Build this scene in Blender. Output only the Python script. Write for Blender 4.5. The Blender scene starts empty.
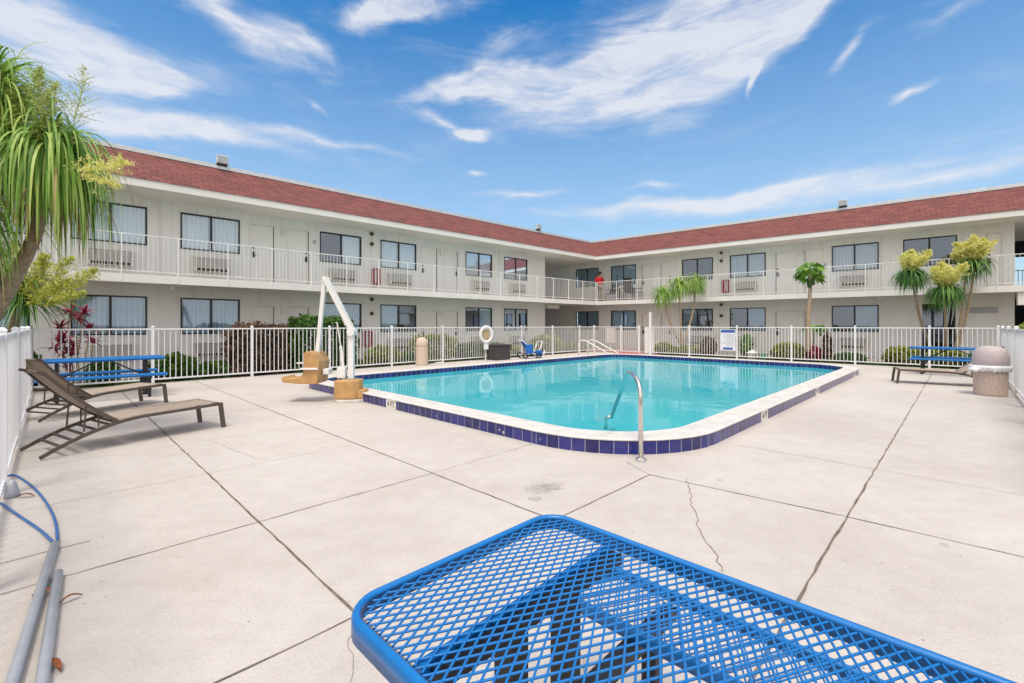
import bpy, bmesh, math, random
from mathutils import Matrix, Vector
random.seed(7)
sc = bpy.context.scene
COL = sc.collection
R = math.radians
H = 1.4            # eye height
F = 455.0          # focal length in pixels of the photograph
CX, HY = 512.0, 325.0

# ---------------------------------------------------------------- mesh builder
class MB:
    def __init__(s, M=None):
        s.v = []; s.f = []; s.uv = []; s.rnd = []; s.M = M
    def add(s, vs, fs, uvs=None, rnd=None):
        n = len(s.v)
        if s.M is not None:
            vs = [s.M @ Vector(p) for p in vs]
        s.v.extend([tuple(p) for p in vs])
        for i, f in enumerate(fs):
            s.f.append([a + n for a in f])
            s.uv.append(uvs[i] if uvs else None)
        if rnd is not None:
            s.rnd.extend([rnd] * len(vs))
        return s
    def box(s, x0, x1, y0, y1, z0, z1):
        vs = [(x0,y0,z0),(x1,y0,z0),(x1,y1,z0),(x0,y1,z0),(x0,y0,z1),(x1,y0,z1),(x1,y1,z1),(x0,y1,z1)]
        return s.add(vs, [(0,3,2,1),(4,5,6,7),(0,1,5,4),(1,2,6,5),(2,3,7,6),(3,0,4,7)])
    def tbox(s, cx, cy, z0, z1, w0, d0, w1, d1):
        vs = []
        for z, w, d in ((z0,w0,d0),(z1,w1,d1)):
            vs += [(cx-w/2,cy-d/2,z),(cx+w/2,cy-d/2,z),(cx+w/2,cy+d/2,z),(cx-w/2,cy+d/2,z)]
        return s.add(vs, [(0,3,2,1),(4,5,6,7),(0,1,5,4),(1,2,6,5),(2,3,7,6),(3,0,4,7)])
    def bar(s, p0, p1, w, h, up=(0,0,1)):
        p0 = Vector(p0); p1 = Vector(p1); d = (p1-p0).normalized(); u = Vector(up)
        a = d.cross(u)
        if a.length < 1e-4: a = d.cross(Vector((0,1,0)))
        a.normalize(); b = a.cross(d).normalized()
        vs = []
        for p in (p0, p1):
            for i, j in ((-1,-1),(1,-1),(1,1),(-1,1)):
                vs.append(p + a*(i*w/2) + b*(j*h/2))
        return s.add(vs, [(0,1,2,3),(7,6,5,4),(0,4,5,1),(1,5,6,2),(2,6,7,3),(3,7,4,0)])
    def tube(s, pts, r, n=8, r2=None, closed=False, cap=True):
        pts = [Vector(p) for p in pts]; m = len(pts); vs = []; prev = None
        for i, p in enumerate(pts):
            if closed: t = pts[(i+1) % m] - pts[i-1]
            else: t = pts[min(i+1, m-1)] - pts[max(i-1, 0)]
            t.normalize()
            if prev is None:
                a = t.orthogonal().normalized()
            else:
                a = (prev - t*prev.dot(t)).normalized()
            prev = a; b = t.cross(a)
            rr = r if r2 is None else r + (r2-r)*i/(m-1)
            for k in range(n):
                an = 2*math.pi*k/n
                vs.append(p + a*(math.cos(an)*rr) + b*(math.sin(an)*rr))
        fs = []
        for i in range(m if closed else m-1):
            j = (i+1) % m
            for k in range(n):
                l = (k+1) % n
                fs.append((i*n+k, i*n+l, j*n+l, j*n+k))
        if not closed and cap:
            fs.append(tuple(range(n-1, -1, -1))); fs.append(tuple((m-1)*n+k for k in range(n)))
        return s.add(vs, fs)
    def lathe(s, prof, c=(0,0,0), n=28):
        vs = []; fs = []; m = len(prof)
        for r_, z in prof:
            for k in range(n):
                a = 2*math.pi*k/n
                vs.append((c[0]+r_*math.cos(a), c[1]+r_*math.sin(a), c[2]+z))
        for i in range(m-1):
            for k in range(n):
                l = (k+1) % n
                fs.append((i*n+k, i*n+l, (i+1)*n+l, (i+1)*n+k))
        fs.append(tuple(range(n-1,-1,-1))); fs.append(tuple((m-1)*n+k for k in range(n)))
        return s.add(vs, fs)
    def prism(s, poly, z0, z1):
        n = len(poly)
        vs = [(p[0],p[1],z0) for p in poly] + [(p[0],p[1],z1) for p in poly]
        fs = [tuple(range(n-1,-1,-1)), tuple(range(n,2*n))] + [(i,(i+1)%n,n+(i+1)%n,n+i) for i in range(n)]
        return s.add(vs, fs)
    def quad(s, a, b, c, d, uvs=None):
        return s.add([a,b,c,d], [(0,1,2,3)], [uvs] if uvs else None)

def link(o, parent=None):
    COL.objects.link(o)
    if parent is not None: o.parent = parent
    return o
def build(name, mb, mat, parent=None, smooth=False, bevel=0, recalc=True, label=None, seg=2):
    me = bpy.data.meshes.new(name)
    me.from_pydata(mb.v, [], mb.f); me.update()
    if any(u is not None for u in mb.uv):
        lay = me.uv_layers.new(name='UVMap'); k = 0
        for f, u in zip(mb.f, mb.uv):
            for i in range(len(f)):
                lay.data[k].uv = u[i] if u else (0,0); k += 1
    if mb.rnd and len(mb.rnd) == len(mb.v):
        at = me.attributes.new('rnd', 'FLOAT', 'POINT'); at.data.foreach_set('value', mb.rnd)
    if recalc:
        bm = bmesh.new(); bm.from_mesh(me)
        bmesh.ops.recalc_face_normals(bm, faces=bm.faces); bm.to_mesh(me); bm.free()
    if smooth:
        for p in me.polygons: p.use_smooth = True
    me.materials.append(mat)
    o = bpy.data.objects.new(name, me); link(o, parent)
    if smooth == 'auto' :
        pass
    if bevel:
        m = o.modifiers.new('edge', 'BEVEL'); m.width = bevel; m.segments = seg; m.limit_method = 'ANGLE'; m.angle_limit = R(40)
    if label: o['label'] = label
    return o
def tag(o, label, cat, group=None):
    o['label'] = label; o['category'] = cat
    if group: o['group'] = group
    return o
def thing(name, label, cat, M=None, group=None):
    o = bpy.data.objects.new(name, None); COL.objects.link(o); o.empty_display_size = .2
    if M is not None: o.matrix_world = M
    return tag(o, label, cat, group)
def struct(name, mb, mat, **k):
    o = build(name, mb, mat, **k); o['kind'] = 'structure'; return o
def dup(root, M, label, group=None):
    def cp(o, par):
        c = o.copy(); COL.objects.link(c); c.parent = par
        for ch in list(o.children): cp(ch, c)
        return c
    r = cp(root, None); r.matrix_world = M; r['label'] = label
    if group: r['group'] = group
    return r
def TR(x, y, z=0, a=0):
    return Matrix.Translation((x,y,z)) @ Matrix.Rotation(a, 4, 'Z')

# ---------------------------------------------------------------- frames
D1 = Vector((.702,.712,0)).normalized(); D2 = Vector((-.712,.702,0)).normalized()
DK = Matrix(((D1.x,D2.x,0,0),(D1.y,D2.y,0,0),(0,0,1,0),(0,0,0,1)))   # pool deck frame (u,v)
DANG = math.atan2(D1.y, D1.x)
def D(u, v, z=0): return DK @ Vector((u,v,z))
def onL(px, v):
    r = (px-CX)/F; return v*(D1.x*0 - D2.x + D2.y*r)/(D1.x - D1.y*r)
def onR(px, u):
    r = (px-CX)/F; return u*(D1.x - r*D1.y)/(-D2.x + D2.y*r)
def G(px, py, z=0):
    Y = F*(H-z)/(py-HY); return Vector(((px-CX)/F*Y, Y, z))
def DM(u, v, a=0, z=0):
    p = D(u,v,z); return TR(p.x, p.y, z, DANG + a)

C0 = Vector((4.786, 25.8, 0))
E1 = Vector((.732,.681,0)).normalized(); NL = Vector((-E1.y,E1.x,0))
XR = Vector((.766,-.643,0)).normalized(); NR = Vector((-XR.y,XR.x,0))
ML = Matrix(((-E1.x,NL.x,0,0),(-E1.y,NL.y,0,0),(0,0,1,0),(0,0,0,1)))
MR = Matrix(((XR.x,NR.x,0,0),(XR.y,NR.y,0,0),(0,0,1,0),(0,0,0,1)))
B = 1.45           # balcony depth
def tpx(M, px, o=B):
    r = (px-CX)/F
    P = C0 + Vector((M[0][1],M[1][1],0))*o
    dx, dy = M[0][0], M[1][0]
    return (r*P.y - P.x)/(dx - r*dy)
def zat(M, px, py, o=B):
    t = tpx(M, px, o); Y = C0.y + M[1][1]*o + M[1][0]*t
    return H + Y*(HY-py)/F

# ---------------------------------------------------------------- materials
def nt(name):
    m = bpy.data.materials.new(name); m.use_nodes = True
    t = m.node_tree; b = t.nodes['Principled BSDF']; return m, t, b
def N(t, ty, **k):
    n = t.nodes.new(ty)
    for a, v in k.items():
        if a.startswith('_'): n.inputs[a[1:].replace('_',' ')].default_value = v
        else: setattr(n, a, v)
    return n
def ramp(t, src, stops):
    r = t.nodes.new('ShaderNodeValToRGB'); t.links.new(src, r.inputs[0])
    e = r.color_ramp.elements
    while len(e) < len(stops): e.new(.5)
    for i, (p, c) in enumerate(stops):
        e[i].position = p; e[i].color = (*c, 1) if len(c) == 3 else c
    return r.outputs[0]
def mixc(t, fac, a, b, blend='MIX'):
    m = t.nodes.new('ShaderNodeMix'); m.data_type = 'RGBA'; m.blend_type = blend
    for i, x in ((0,fac),(6,a),(7,b)):
        if isinstance(x, (int,float)): m.inputs[i].default_value = x
        elif isinstance(x, tuple): m.inputs[i].default_value = (*x,1) if len(x)==3 else x
        else: t.links.new(x, m.inputs[i])
    return m.outputs[2]
def mth(t, op, a, b=None, c=None, clamp=False):
    m = t.nodes.new('ShaderNodeMath'); m.operation = op; m.use_clamp = clamp
    for i, x in enumerate((a,b,c)):
        if x is None: continue
        if isinstance(x, (int,float)): m.inputs[i].default_value = x
        else: t.links.new(x, m.inputs[i])
    return m.outputs[0]
def noise(t, scale, detail=4, rough=.55, vec=None, dist=0):
    n = N(t, 'ShaderNodeTexNoise'); n.inputs['Scale'].default_value = scale
    n.inputs['Detail'].default_value = detail; n.inputs['Roughness'].default_value = rough
    n.inputs['Distortion'].default_value = dist
    if vec is None:
        g = t.nodes.get('GEO') or N(t, 'ShaderNodeNewGeometry'); g.name = 'GEO'; vec = g.outputs['Position']
    t.links.new(vec, n.inputs['Vector']); return n.outputs['Fac']
def simple(name, col, rough=.6, metal=0, var=.12, scale=6, bump=0, bscale=60, spec=.5, coat=0):
    m, t, b = nt(name)
    n = noise(t, scale, 5)
    lo = tuple(max(0,c*(1-var)) for c in col); hi = tuple(min(1,c*(1+var)) for c in col)
    t.links.new(ramp(t, n, [(.3,lo),(.7,hi)]), b.inputs['Base Color'])
    b.inputs['Roughness'].default_value = rough; b.inputs['Metallic'].default_value = metal
    b.inputs['Specular IOR Level'].default_value = spec
    if coat: b.inputs['Coat Weight'].default_value = coat
    if bump:
        bn = N(t, 'ShaderNodeBump'); bn.inputs['Strength'].default_value = bump; bn.inputs['Distance'].default_value = .01
        t.links.new(noise(t, bscale, 3), bn.inputs['Height']); t.links.new(bn.outputs[0], b.inputs['Normal'])
    return m
MT = {}
MT['white'] = simple('white_paint', (.78,.77,.76), .45, var=.05, scale=3)
MT['whitegrey'] = simple('white_fence_paint', (.80,.80,.82), .4, var=.05, scale=2)
MT['trim'] = simple('trim_paint', (.80,.77,.73), .5, var=.05, scale=1.5)
MT['rail'] = simple('railing_paint', (.80,.79,.78), .5, var=.08, scale=3)
MT['door'] = simple('door_paint', (.82,.80,.78), .45, var=.03, scale=2)
MT['bronze'] = simple('dark_bronze', (.025,.028,.032), .4, metal=.3, var=.2)
MT['ac'] = simple('ac_plastic', (.66,.635,.60), .6, var=.12, scale=8)
MT['acback'] = simple('ac_recess', (.22,.20,.185), .7)
MT['acdark'] = simple('ac_slot', (.05,.035,.03), .7)
MT['metal'] = simple('galvanised_metal', (.62,.64,.66), .45, metal=.35, var=.1)
MT['steel'] = simple('stainless_steel', (.72,.70,.67), .22, metal=1, var=.06, scale=20)
MT['red'] = simple('red_cabinet', (.33,.02,.03), .4)
MT['brown'] = simple('brown_plastic', (.10,.045,.02), .5)
MT['black'] = simple('black_metal', (.012,.012,.013), .45)
MT['blue'] = simple('blue_plastic_coating', (.006,.165,.49), .30, var=.06, scale=14, spec=.5, bump=.05, bscale=90)
MT['sling'] = simple('taupe_sling_fabric', (.40,.32,.255), .75, var=.12, scale=9, bump=.3, bscale=400)
MT['frame'] = simple('brown_aluminium', (.105,.078,.060), .38, metal=.2, var=.15)
MT['ochre'] = simple('ochre_plastic', (.50,.29,.115), .55, var=.14, scale=9, bump=.15, bscale=50)
MT['pebble'] = simple('pebble_aggregate', (.56,.44,.37), .85, var=.3, scale=70, bump=.6, bscale=110)
MT['pebble2'] = simple('pale_stone_aggregate', (.62,.50,.40), .85, var=.16, scale=60, bump=.5, bscale=110)
MT['domeplastic'] = simple('dusty_rose_plastic', (.50,.42,.42), .6, var=.07, scale=20)
MT['bag'] = simple('white_bag', (.82,.82,.84), .45, var=.1, scale=20, bump=.9, bscale=35)
MT['boxplastic'] = simple('charcoal_plastic', (.055,.048,.052), .6, var=.15)
MT['bluefab'] = simple('blue_canvas', (.008,.13,.48), .75, var=.25, scale=18)
MT['pvc'] = simple('grey_pvc_pipe', (.36,.38,.42), .4, var=.1, scale=12)
MT['cord'] = simple('blue_cord', (.03,.13,.36), .45, var=.1)
MT['rust'] = simple('dead_leaf', (.22,.07,.02), .8, var=.4, scale=40)
MT['bark'] = simple('grey_bark', (.30,.23,.17), .9, var=.35, scale=22, bump=.8, bscale=45)
MT['stem'] = simple('pale_stem', (.38,.28,.19), .85, var=.3, scale=18, bump=.6, bscale=60)
MT['signwhite'] = simple('sign_face', (.80,.82,.88), .4, var=.02)
MT['signblue'] = simple('sign_ink', (.05,.12,.42), .5)
MT['ink'] = simple('black_ink', (.03,.03,.03), .6)
MT['tan'] = simple('tan_plastic', (.45,.33,.19), .7)
MT['louver'] = simple('grey_louver', (.42,.44,.47), .5, var=.06)
MT['redmat'] = simple('red_kerb_paint', (.60,.06,.08), .6)
MT['drape_red'] = simple('red_drape', (.20,.02,.015), .8)
MT['interior'] = simple('room_interior', (.16,.13,.11), .9)
MT['shadeblack'] = simple('shade_black', (.030,.034,.040), .9)  # near-black colour standing in for shade in rooms and passages
MT['skin'] = simple('skin', (.36,.20,.13), .6)
MT['shirt'] = simple('red_cloth', (.62,.012,.015), .8)
MT['trouser'] = simple('khaki_cloth', (.28,.23,.17), .85)
MT['hat'] = simple('dark_cap', (.03,.025,.025), .8)
MT['gbed'] = simple('grey_rubber', (.10,.10,.11), .8)
MT['green_plastic'] = simple('green_plastic', (.06,.35,.2), .5)
MT['marker'] = simple('white_marker_tile', (.74,.72,.67), .3, var=.05)
MT['soffit'] = simple('soffit_paint', (.78,.74,.68), .8, var=.04, scale=1.2)

# stucco / panel siding with fine vertical grooves
m, t, b = nt('cream_siding')
uv = N(t, 'ShaderNodeUVMap'); sp = N(t, 'ShaderNodeSeparateXYZ'); t.links.new(uv.outputs[0], sp.inputs[0])
fr = mth(t, 'FRACT', mth(t, 'DIVIDE', sp.outputs[0], .305))
gr = mth(t, 'LESS_THAN', fr, .045)
up = mth(t, 'GREATER_THAN', sp.outputs[1], 2.7)
gm = mth(t, 'MULTIPLY', gr, mth(t, 'ADD', mth(t, 'MULTIPLY', up, .6), .18))
base = ramp(t, noise(t, .9, 5), [(.3,(.80,.79,.775)),(.7,(.85,.845,.835))])
c1 = mixc(t, mth(t, 'MULTIPLY', gm, .34), base, (.36,.33,.30))
vecs = N(t, 'ShaderNodeMapping'); g = N(t, 'ShaderNodeNewGeometry'); g.name='GEO'
t.links.new(g.outputs['Position'], vecs.inputs[0]); vecs.inputs['Scale'].default_value = (5,5,.5)
st = ramp(t, noise(t, 1.0, 5, .6, vecs.outputs[0]), [(.52,(0,0,0)),(.75,(1,1,1))])
c1 = mixc(t, mth(t, 'MULTIPLY', st, .22), c1, (.42,.36,.29))
t.links.new(c1, b.inputs['Base Color']); b.inputs['Roughness'].default_value = .8
bn = N(t, 'ShaderNodeBump'); bn.inputs['Strength'].default_value = .4; bn.inputs['Distance'].default_value = .01
hh = mth(t, 'SUBTRACT', mth(t, 'MULTIPLY', noise(t, 90, 3), .3), gm)
t.links.new(hh, bn.inputs['Height']); t.links.new(bn.outputs[0], b.inputs['Normal'])
MT['wall'] = m

# shingles
m, t, b = nt('red_shingles')
uv = N(t, 'ShaderNodeUVMap')
br = N(t, 'ShaderNodeTexBrick'); t.links.new(uv.outputs[0], br.inputs['Vector'])
br.inputs['Scale'].default_value = 1; br.inputs['Brick Width'].default_value = .30; br.inputs['Row Height'].default_value = .14
br.inputs['Mortar Size'].default_value = .010; br.inputs['Mortar Smooth'].default_value = .2; br.inputs['Bias'].default_value = 0
br.inputs['Color1'].default_value = (.29,.092,.082,1); br.inputs['Color2'].default_value = (.18,.060,.056,1); br.inputs['Mortar'].default_value = (.06,.018,.018,1)
nz = noise(t, 1.3, 5, .6)
c = mixc(t, ramp(t, nz, [(.35,(0,0,0)),(.7,(1,1,1))]), br.outputs['Color'], (.27,.095,.085), 'MIX')
c = mixc(t, .55, c, br.outputs['Color'])
fg = noise(t, 160, 2)
c = mixc(t, .5, c, ramp(t, fg, [(.3,(.4,.4,.4)),(.7,(1.0,1.0,1.0))]), 'MULTIPLY')
t.links.new(c, b.inputs['Base Color']); b.inputs['Roughness'].default_value = .9
bn = N(t, 'ShaderNodeBump'); bn.inputs['Strength'].default_value = .6; bn.inputs['Distance'].default_value = .01
t.links.new(br.outputs['Fac'], bn.inputs['Height']); bn.invert = True; t.links.new(bn.outputs[0], b.inputs['Normal'])
MT['shingle'] = m

# concrete deck
m, t, b = nt('deck_concrete')
n1 = noise(t, .55, 6, .6); n2 = noise(t, 5, 6, .65); n3 = noise(t, 60, 4, .6)
c = ramp(t, n1, [(.3,(.520,.473,.436)),(.55,(.600,.554,.515)),(.75,(.645,.600,.560))])
c = mixc(t, .6, c, ramp(t, n2, [(.3,(.86,.85,.84)),(.6,(1,1,1))]), 'MULTIPLY')
c = mixc(t, .45, c, ramp(t, n3, [(.25,(.74,.72,.70)),(.6,(1,1,1))]), 'MULTIPLY')
sm = N(t, 'ShaderNodeMapping'); g = t.nodes['GEO']
t.links.new(g.outputs['Position'], sm.inputs[0]); sm.inputs['Rotation'].default_value = (0,0,R(-45)); sm.inputs['Scale'].default_value = (.5,6,1)
str_ = ramp(t, noise(t, 1.5, 5, .7, sm.outputs[0]), [(.5,(0,0,0)),(.78,(1,1,1))])
c = mixc(t, mth(t, 'MULTIPLY', str_, .20), c, (.40,.35,.31))
# dark specks
vo = N(t, 'ShaderNodeTexVoronoi'); vo.inputs['Scale'].default_value = 9; t.links.new(g.outputs['Position'], vo.inputs['Vector'])
spk = mth(t, 'MULTIPLY', mth(t, 'LESS_THAN', vo.outputs['Distance'], .055), mth(t, 'GREATER_THAN', noise(t, 3, 2), .52))
c = mixc(t, mth(t, 'MULTIPLY', spk, .65), c, (.12,.10,.085))
# worn grey patches
def spot(cx, cy, r_, st_, thr):
    vs = N(t, 'ShaderNodeVectorMath', operation='DISTANCE'); t.links.new(g.outputs['Position'], vs.inputs[0]); vs.inputs[1].default_value = (cx,cy,0)
    f = mth(t, 'SUBTRACT', 1, mth(t, 'DIVIDE', vs.outputs['Value'], r_), clamp=True)
    f = mth(t, 'MULTIPLY', f, noise(t, 22, 4, .7))
    return mth(t, 'MULTIPLY', mth(t, 'GREATER_THAN', f, thr), st_)
for (px, py, r_, s_) in ((540,489,.30,.42),(552,487,.25,.42),(535,499,.14,.4),(719,480,.10,.3),(945,545,.07,.3)):
    p = G(px,py); c = mixc(t, spot(p.x,p.y,r_,s_,.30), c, (.24,.22,.21))
t.links.new(c, b.inputs['Base Color']); b.inputs['Roughness'].default_value = .82; b.inputs['Specular IOR Level'].default_value = .3
bn = N(t, 'ShaderNodeBump'); bn.inputs['Strength'].default_value = .35; bn.inputs['Distance'].default_value = .01
t.links.new(mth(t, 'ADD', n3, mth(t,'MULTIPLY',n2,1.5)), bn.inputs['Height']); t.links.new(bn.outputs[0], b.inputs['Normal'])
MT['deck'] = m
MT['joint'] = simple('joint_dirt', (.17,.14,.11), .9, var=.5, scale=9)
MT['hair'] = simple('crack_dirt', (.27,.23,.19), .9, var=.4, scale=14)
MT['coping'] = simple('coping_concrete', (.63,.605,.575), .7, var=.13, scale=5, bump=.3, bscale=70)
MT['walk'] = simple('walk_concrete', (.42,.37,.34), .85, var=.15, scale=3, bump=.2)
MT['paver'] = simple('red_paver', (.38,.20,.17), .85, var=.2, scale=6)
m, t, b = nt('mulch_ground')
c = ramp(t, noise(t, 14, 6, .7), [(.3,(.05,.035,.022)),(.5,(.12,.085,.05)),(.7,(.10,.12,.04))])
t.links.new(c, b.inputs['Base Color']); b.inputs['Roughness'].default_value = .95
bn = N(t, 'ShaderNodeBump'); bn.inputs['Strength'].default_value = 1; bn.inputs['Distance'].default_value = .03
t.links.new(noise(t, 40, 4), bn.inputs['Height']); t.links.new(bn.outputs[0], b.inputs['Normal'])
MT['mulch'] = m
m, t, b = nt('far_ground')
c = ramp(t, noise(t, .4, 6, .7), [(.3,(.10,.11,.05)),(.6,(.17,.16,.10))])
t.links.new(c, b.inputs['Base Color']); b.inputs['Roughness'].default_value = .95
MT['ground'] = m

# blue glazed tiles (uv.x runs along the edge in metres, uv.y is height)
m, t, b = nt('blue_glazed_tile')
uv = N(t, 'ShaderNodeUVMap'); sp = N(t, 'ShaderNodeSeparateXYZ'); t.links.new(uv.outputs[0], sp.inputs[0])
q = mth(t, 'DIVIDE', sp.outputs[0], .155)
fr = mth(t, 'FRACT', q); cell = mth(t, 'FLOOR', q)
g1 = mth(t, 'LESS_THAN', fr, .055)
g2 = mth(t, 'LESS_THAN', sp.outputs[1], .004)
grout = mth(t, 'MAXIMUM', g1, g2)
wn = N(t, 'ShaderNodeTexWhiteNoise', noise_dimensions='1D'); t.links.new(cell, wn.inputs['W'])
tc = ramp(t, wn.outputs['Value'], [(0,(.008,.010,.10)),(.6,(.012,.018,.17)),(1,(.03,.03,.22))])
dirt = ramp(t, noise(t, 7, 5, .7), [(.42,(0,0,0)),(.8,(1,1,1))])
tc = mixc(t, mth(t, 'MULTIPLY', dirt, .35), tc, (.12,.10,.16))
chip = mth(t, 'GREATER_THAN', noise(t, 11, 3, .7), .695)
tc = mixc(t, chip, tc, (.5,.47,.44))
t.links.new(mixc(t, mth(t,'MULTIPLY',grout,.75), tc, (.42,.40,.42)), b.inputs['Base Color'])
t.links.new(mth(t, 'ADD', mth(t,'MULTIPLY',grout,.5), .22), b.inputs['Roughness'])
bn = N(t, 'ShaderNodeBump'); bn.inputs['Strength'].default_value = .6; bn.inputs['Distance'].default_value = .004; bn.invert = True
t.links.new(grout, bn.inputs['Height']); t.links.new(bn.outputs[0], b.inputs['Normal'])
MT['tile'] = m

# water: tinted see-through surface with fresnel reflection
m, t, b = nt('pool_water'); t.nodes.remove(b)
out = t.nodes['Material Output']
mp = N(t, 'ShaderNodeMapping'); g = N(t, 'ShaderNodeNewGeometry'); g.name = 'GEO'; t.links.new(g.outputs['Position'], mp.inputs[0]); mp.inputs['Scale'].default_value = (1,1,1)
h = mth(t, 'ADD', mth(t,'MULTIPLY', noise(t, 1.1, 3, .5, mp.outputs[0]), .8), mth(t,'MULTIPLY', noise(t, 5, 3, .5, mp.outputs[0]), .12))
bn = N(t, 'ShaderNodeBump'); bn.inputs['Strength'].default_value = .22; bn.inputs['Distance'].default_value = .05
t.links.new(h, bn.inputs['Height'])
fz = N(t, 'ShaderNodeFresnel'); fz.inputs['IOR'].default_value = 1.33; t.links.new(bn.outputs[0], fz.inputs['Normal'])
gl = N(t, 'ShaderNodeBsdfGlossy'); gl.inputs['Roughness'].default_value = .03; gl.inputs['Color'].default_value = (.95,.97,1,1); t.links.new(bn.outputs[0], gl.inputs['Normal'])
tr = N(t, 'ShaderNodeBsdfTransparent'); tr.inputs['Color'].default_value = (.72,.97,1,1)
df = N(t, 'ShaderNodeBsdfDiffuse'); df.inputs['Color'].default_value = (.06,.60,.71,1)
mx0 = N(t, 'ShaderNodeMixShader'); mx0.inputs[0].default_value = .74; t.links.new(tr.outputs[0], mx0.inputs[1]); t.links.new(df.outputs[0], mx0.inputs[2])
mx = N(t, 'ShaderNodeMixShader'); t.links.new(mth(t,'MULTIPLY',fz.outputs[0],.85), mx.inputs[0]); t.links.new(mx0.outputs[0], mx.inputs[1]); t.links.new(gl.outputs[0], mx.inputs[2])
t.links.new(mx.outputs[0], out.inputs['Surface'])
MT['water'] = m
m, t, b = nt('pool_plaster')
g = N(t, 'ShaderNodeNewGeometry'); g.name='GEO'; sp = N(t, 'ShaderNodeSeparateXYZ'); t.links.new(g.outputs['Position'], sp.inputs[0])
c = ramp(t, mth(t,'ADD', mth(t,'MULTIPLY',sp.outputs[2],-.8), mth(t,'MULTIPLY',mth(t,'SUBTRACT',noise(t,.5,4),.5),.5)), [(.0,(.55,.92,.94)),(.5,(.22,.84,.92)),(1,(.07,.70,.84))])
t.links.new(c, b.inputs['Base Color']); b.inputs['Roughness'].default_value = .7
MT['basin'] = m

# window glass
m, t, b = nt('window_glass'); t.nodes.remove(b); out = t.nodes['Material Output']
fz = N(t, 'ShaderNodeFresnel'); fz.inputs['IOR'].default_value = 1.5
gl = N(t, 'ShaderNodeBsdfGlossy'); gl.inputs['Roughness'].default_value = .01; gl.inputs['Color'].default_value = (.72,.84,1,1)
bn = N(t, 'ShaderNodeBump'); bn.inputs['Strength'].default_value = .03; bn.inputs['Distance'].default_value = .05
t.links.new(noise(t, .8, 2), bn.inputs['Height']); t.links.new(bn.outputs[0], gl.inputs['Normal'])
tr = N(t, 'ShaderNodeBsdfTransparent'); tr.inputs['Color'].default_value = (.93,.98,1,1)
mx = N(t, 'ShaderNodeMixShader'); t.links.new(mth(t,'ADD',fz.outputs[0],.15,clamp=True), mx.inputs[0]); t.links.new(tr.outputs[0], mx.inputs[1]); t.links.new(gl.outputs[0], mx.inputs[2])
t.links.new(mx.outputs[0], out.inputs['Surface'])
MT['glass'] = m
# curtain
def curtain_mat(name, a, bcol):
    m, t, b = nt(name)
    t.links.new(ramp(t, noise(t, 2, 3), [(.3,a),(.7,bcol)]), b.inputs['Base Color']); b.inputs['Roughness'].default_value = .9
    return m
MT['curtain'] = curtain_mat('blue_grey_curtain', (.46,.62,.74), (.58,.74,.85))
MT['sheer'] = curtain_mat('pale_curtain', (.84,.92,.98), (.90,.96,1.0))

def leafmat(name, stops, trans=.35, rough=.5):
    m, t, b = nt(name); out = t.nodes['Material Output']
    at = N(t, 'ShaderNodeAttribute', attribute_name='rnd')
    f = mth(t, 'ADD', mth(t,'MULTIPLY',at.outputs['Fac'],.75), mth(t,'MULTIPLY',noise(t, 3, 3),.3))
    c = ramp(t, f, stops)
    t.links.new(c, b.inputs['Base Color']); b.inputs['Roughness'].default_value = rough
    tl = N(t, 'ShaderNodeBsdfTranslucent'); t.links.new(c, tl.inputs['Color'])
    mx = N(t, 'ShaderNodeMixShader'); mx.inputs[0].default_value = trans
    t.links.new(b.outputs[0], mx.inputs[1]); t.links.new(tl.outputs[0], mx.inputs[2]); t.links.new(mx.outputs[0], out.inputs['Surface'])
    return m
MT['strap'] = leafmat('strap_leaf', [(.10,(.05,.14,.015)),(.42,(.21,.42,.06)),(.85,(.58,.72,.20))])
MT['strapdark'] = leafmat('dark_strap_leaf', [(.1,(.025,.09,.018)),(.5,(.08,.23,.04)),(.9,(.26,.46,.09))])
MT['panicle'] = leafmat('green_panicle', [(.1,(.26,.34,.07)),(.5,(.50,.58,.16)),(.9,(.70,.70,.28))])
MT['yellowgreen'] = leafmat('yellow_green_panicle', [(.1,(.30,.34,.05)),(.5,(.55,.58,.10)),(.9,(.78,.76,.22))])
MT['yellow'] = leafmat('yellow_panicle', [(.1,(.50,.50,.09)),(.5,(.86,.82,.26)),(.9,(.95,.93,.50))])
MT['bushgreen'] = leafmat('green_leaf', [(.1,(.02,.055,.012)),(.5,(.06,.15,.025)),(.9,(.16,.30,.06))])
MT['bushyellow'] = leafmat('yellow_green_leaf', [(.1,(.06,.09,.012)),(.5,(.20,.26,.03)),(.9,(.50,.50,.07))])
MT['bushbrown'] = leafmat('copper_leaf', [(.1,(.045,.035,.02)),(.45,(.13,.085,.05)),(.75,(.22,.13,.09)),(.95,(.10,.15,.04))])
MT['bushcopper'] = leafmat('red_leaf', [(.1,(.10,.01,.02)),(.5,(.34,.02,.07)),(.9,(.60,.10,.18))])
MT['papaya'] = leafmat('bright_leaf', [(.1,(.05,.14,.02)),(.5,(.14,.34,.04)),(.9,(.32,.52,.08))])
MT['drygrass'] = leafmat('dry_leaf', [(.1,(.16,.09,.04)),(.5,(.36,.22,.09)),(.9,(.5,.38,.16))])

# ---------------------------------------------------------------- ground, deck
mb = MB(); mb.add([(-400,-400,-.12),(400,-400,-.12),(400,900,-.12),(-400,900,-.12)], [(0,1,2,3)])
struct('ground', mb, MT['ground'])
mb = MB(DK); mb.add([(-3,-4,-.05),(30,-4,-.05),(30,22,-.05),(-3,22,-.05)], [(0,1,2,3)])
struct('planting_bed', mb, MT['mulch'])

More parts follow.
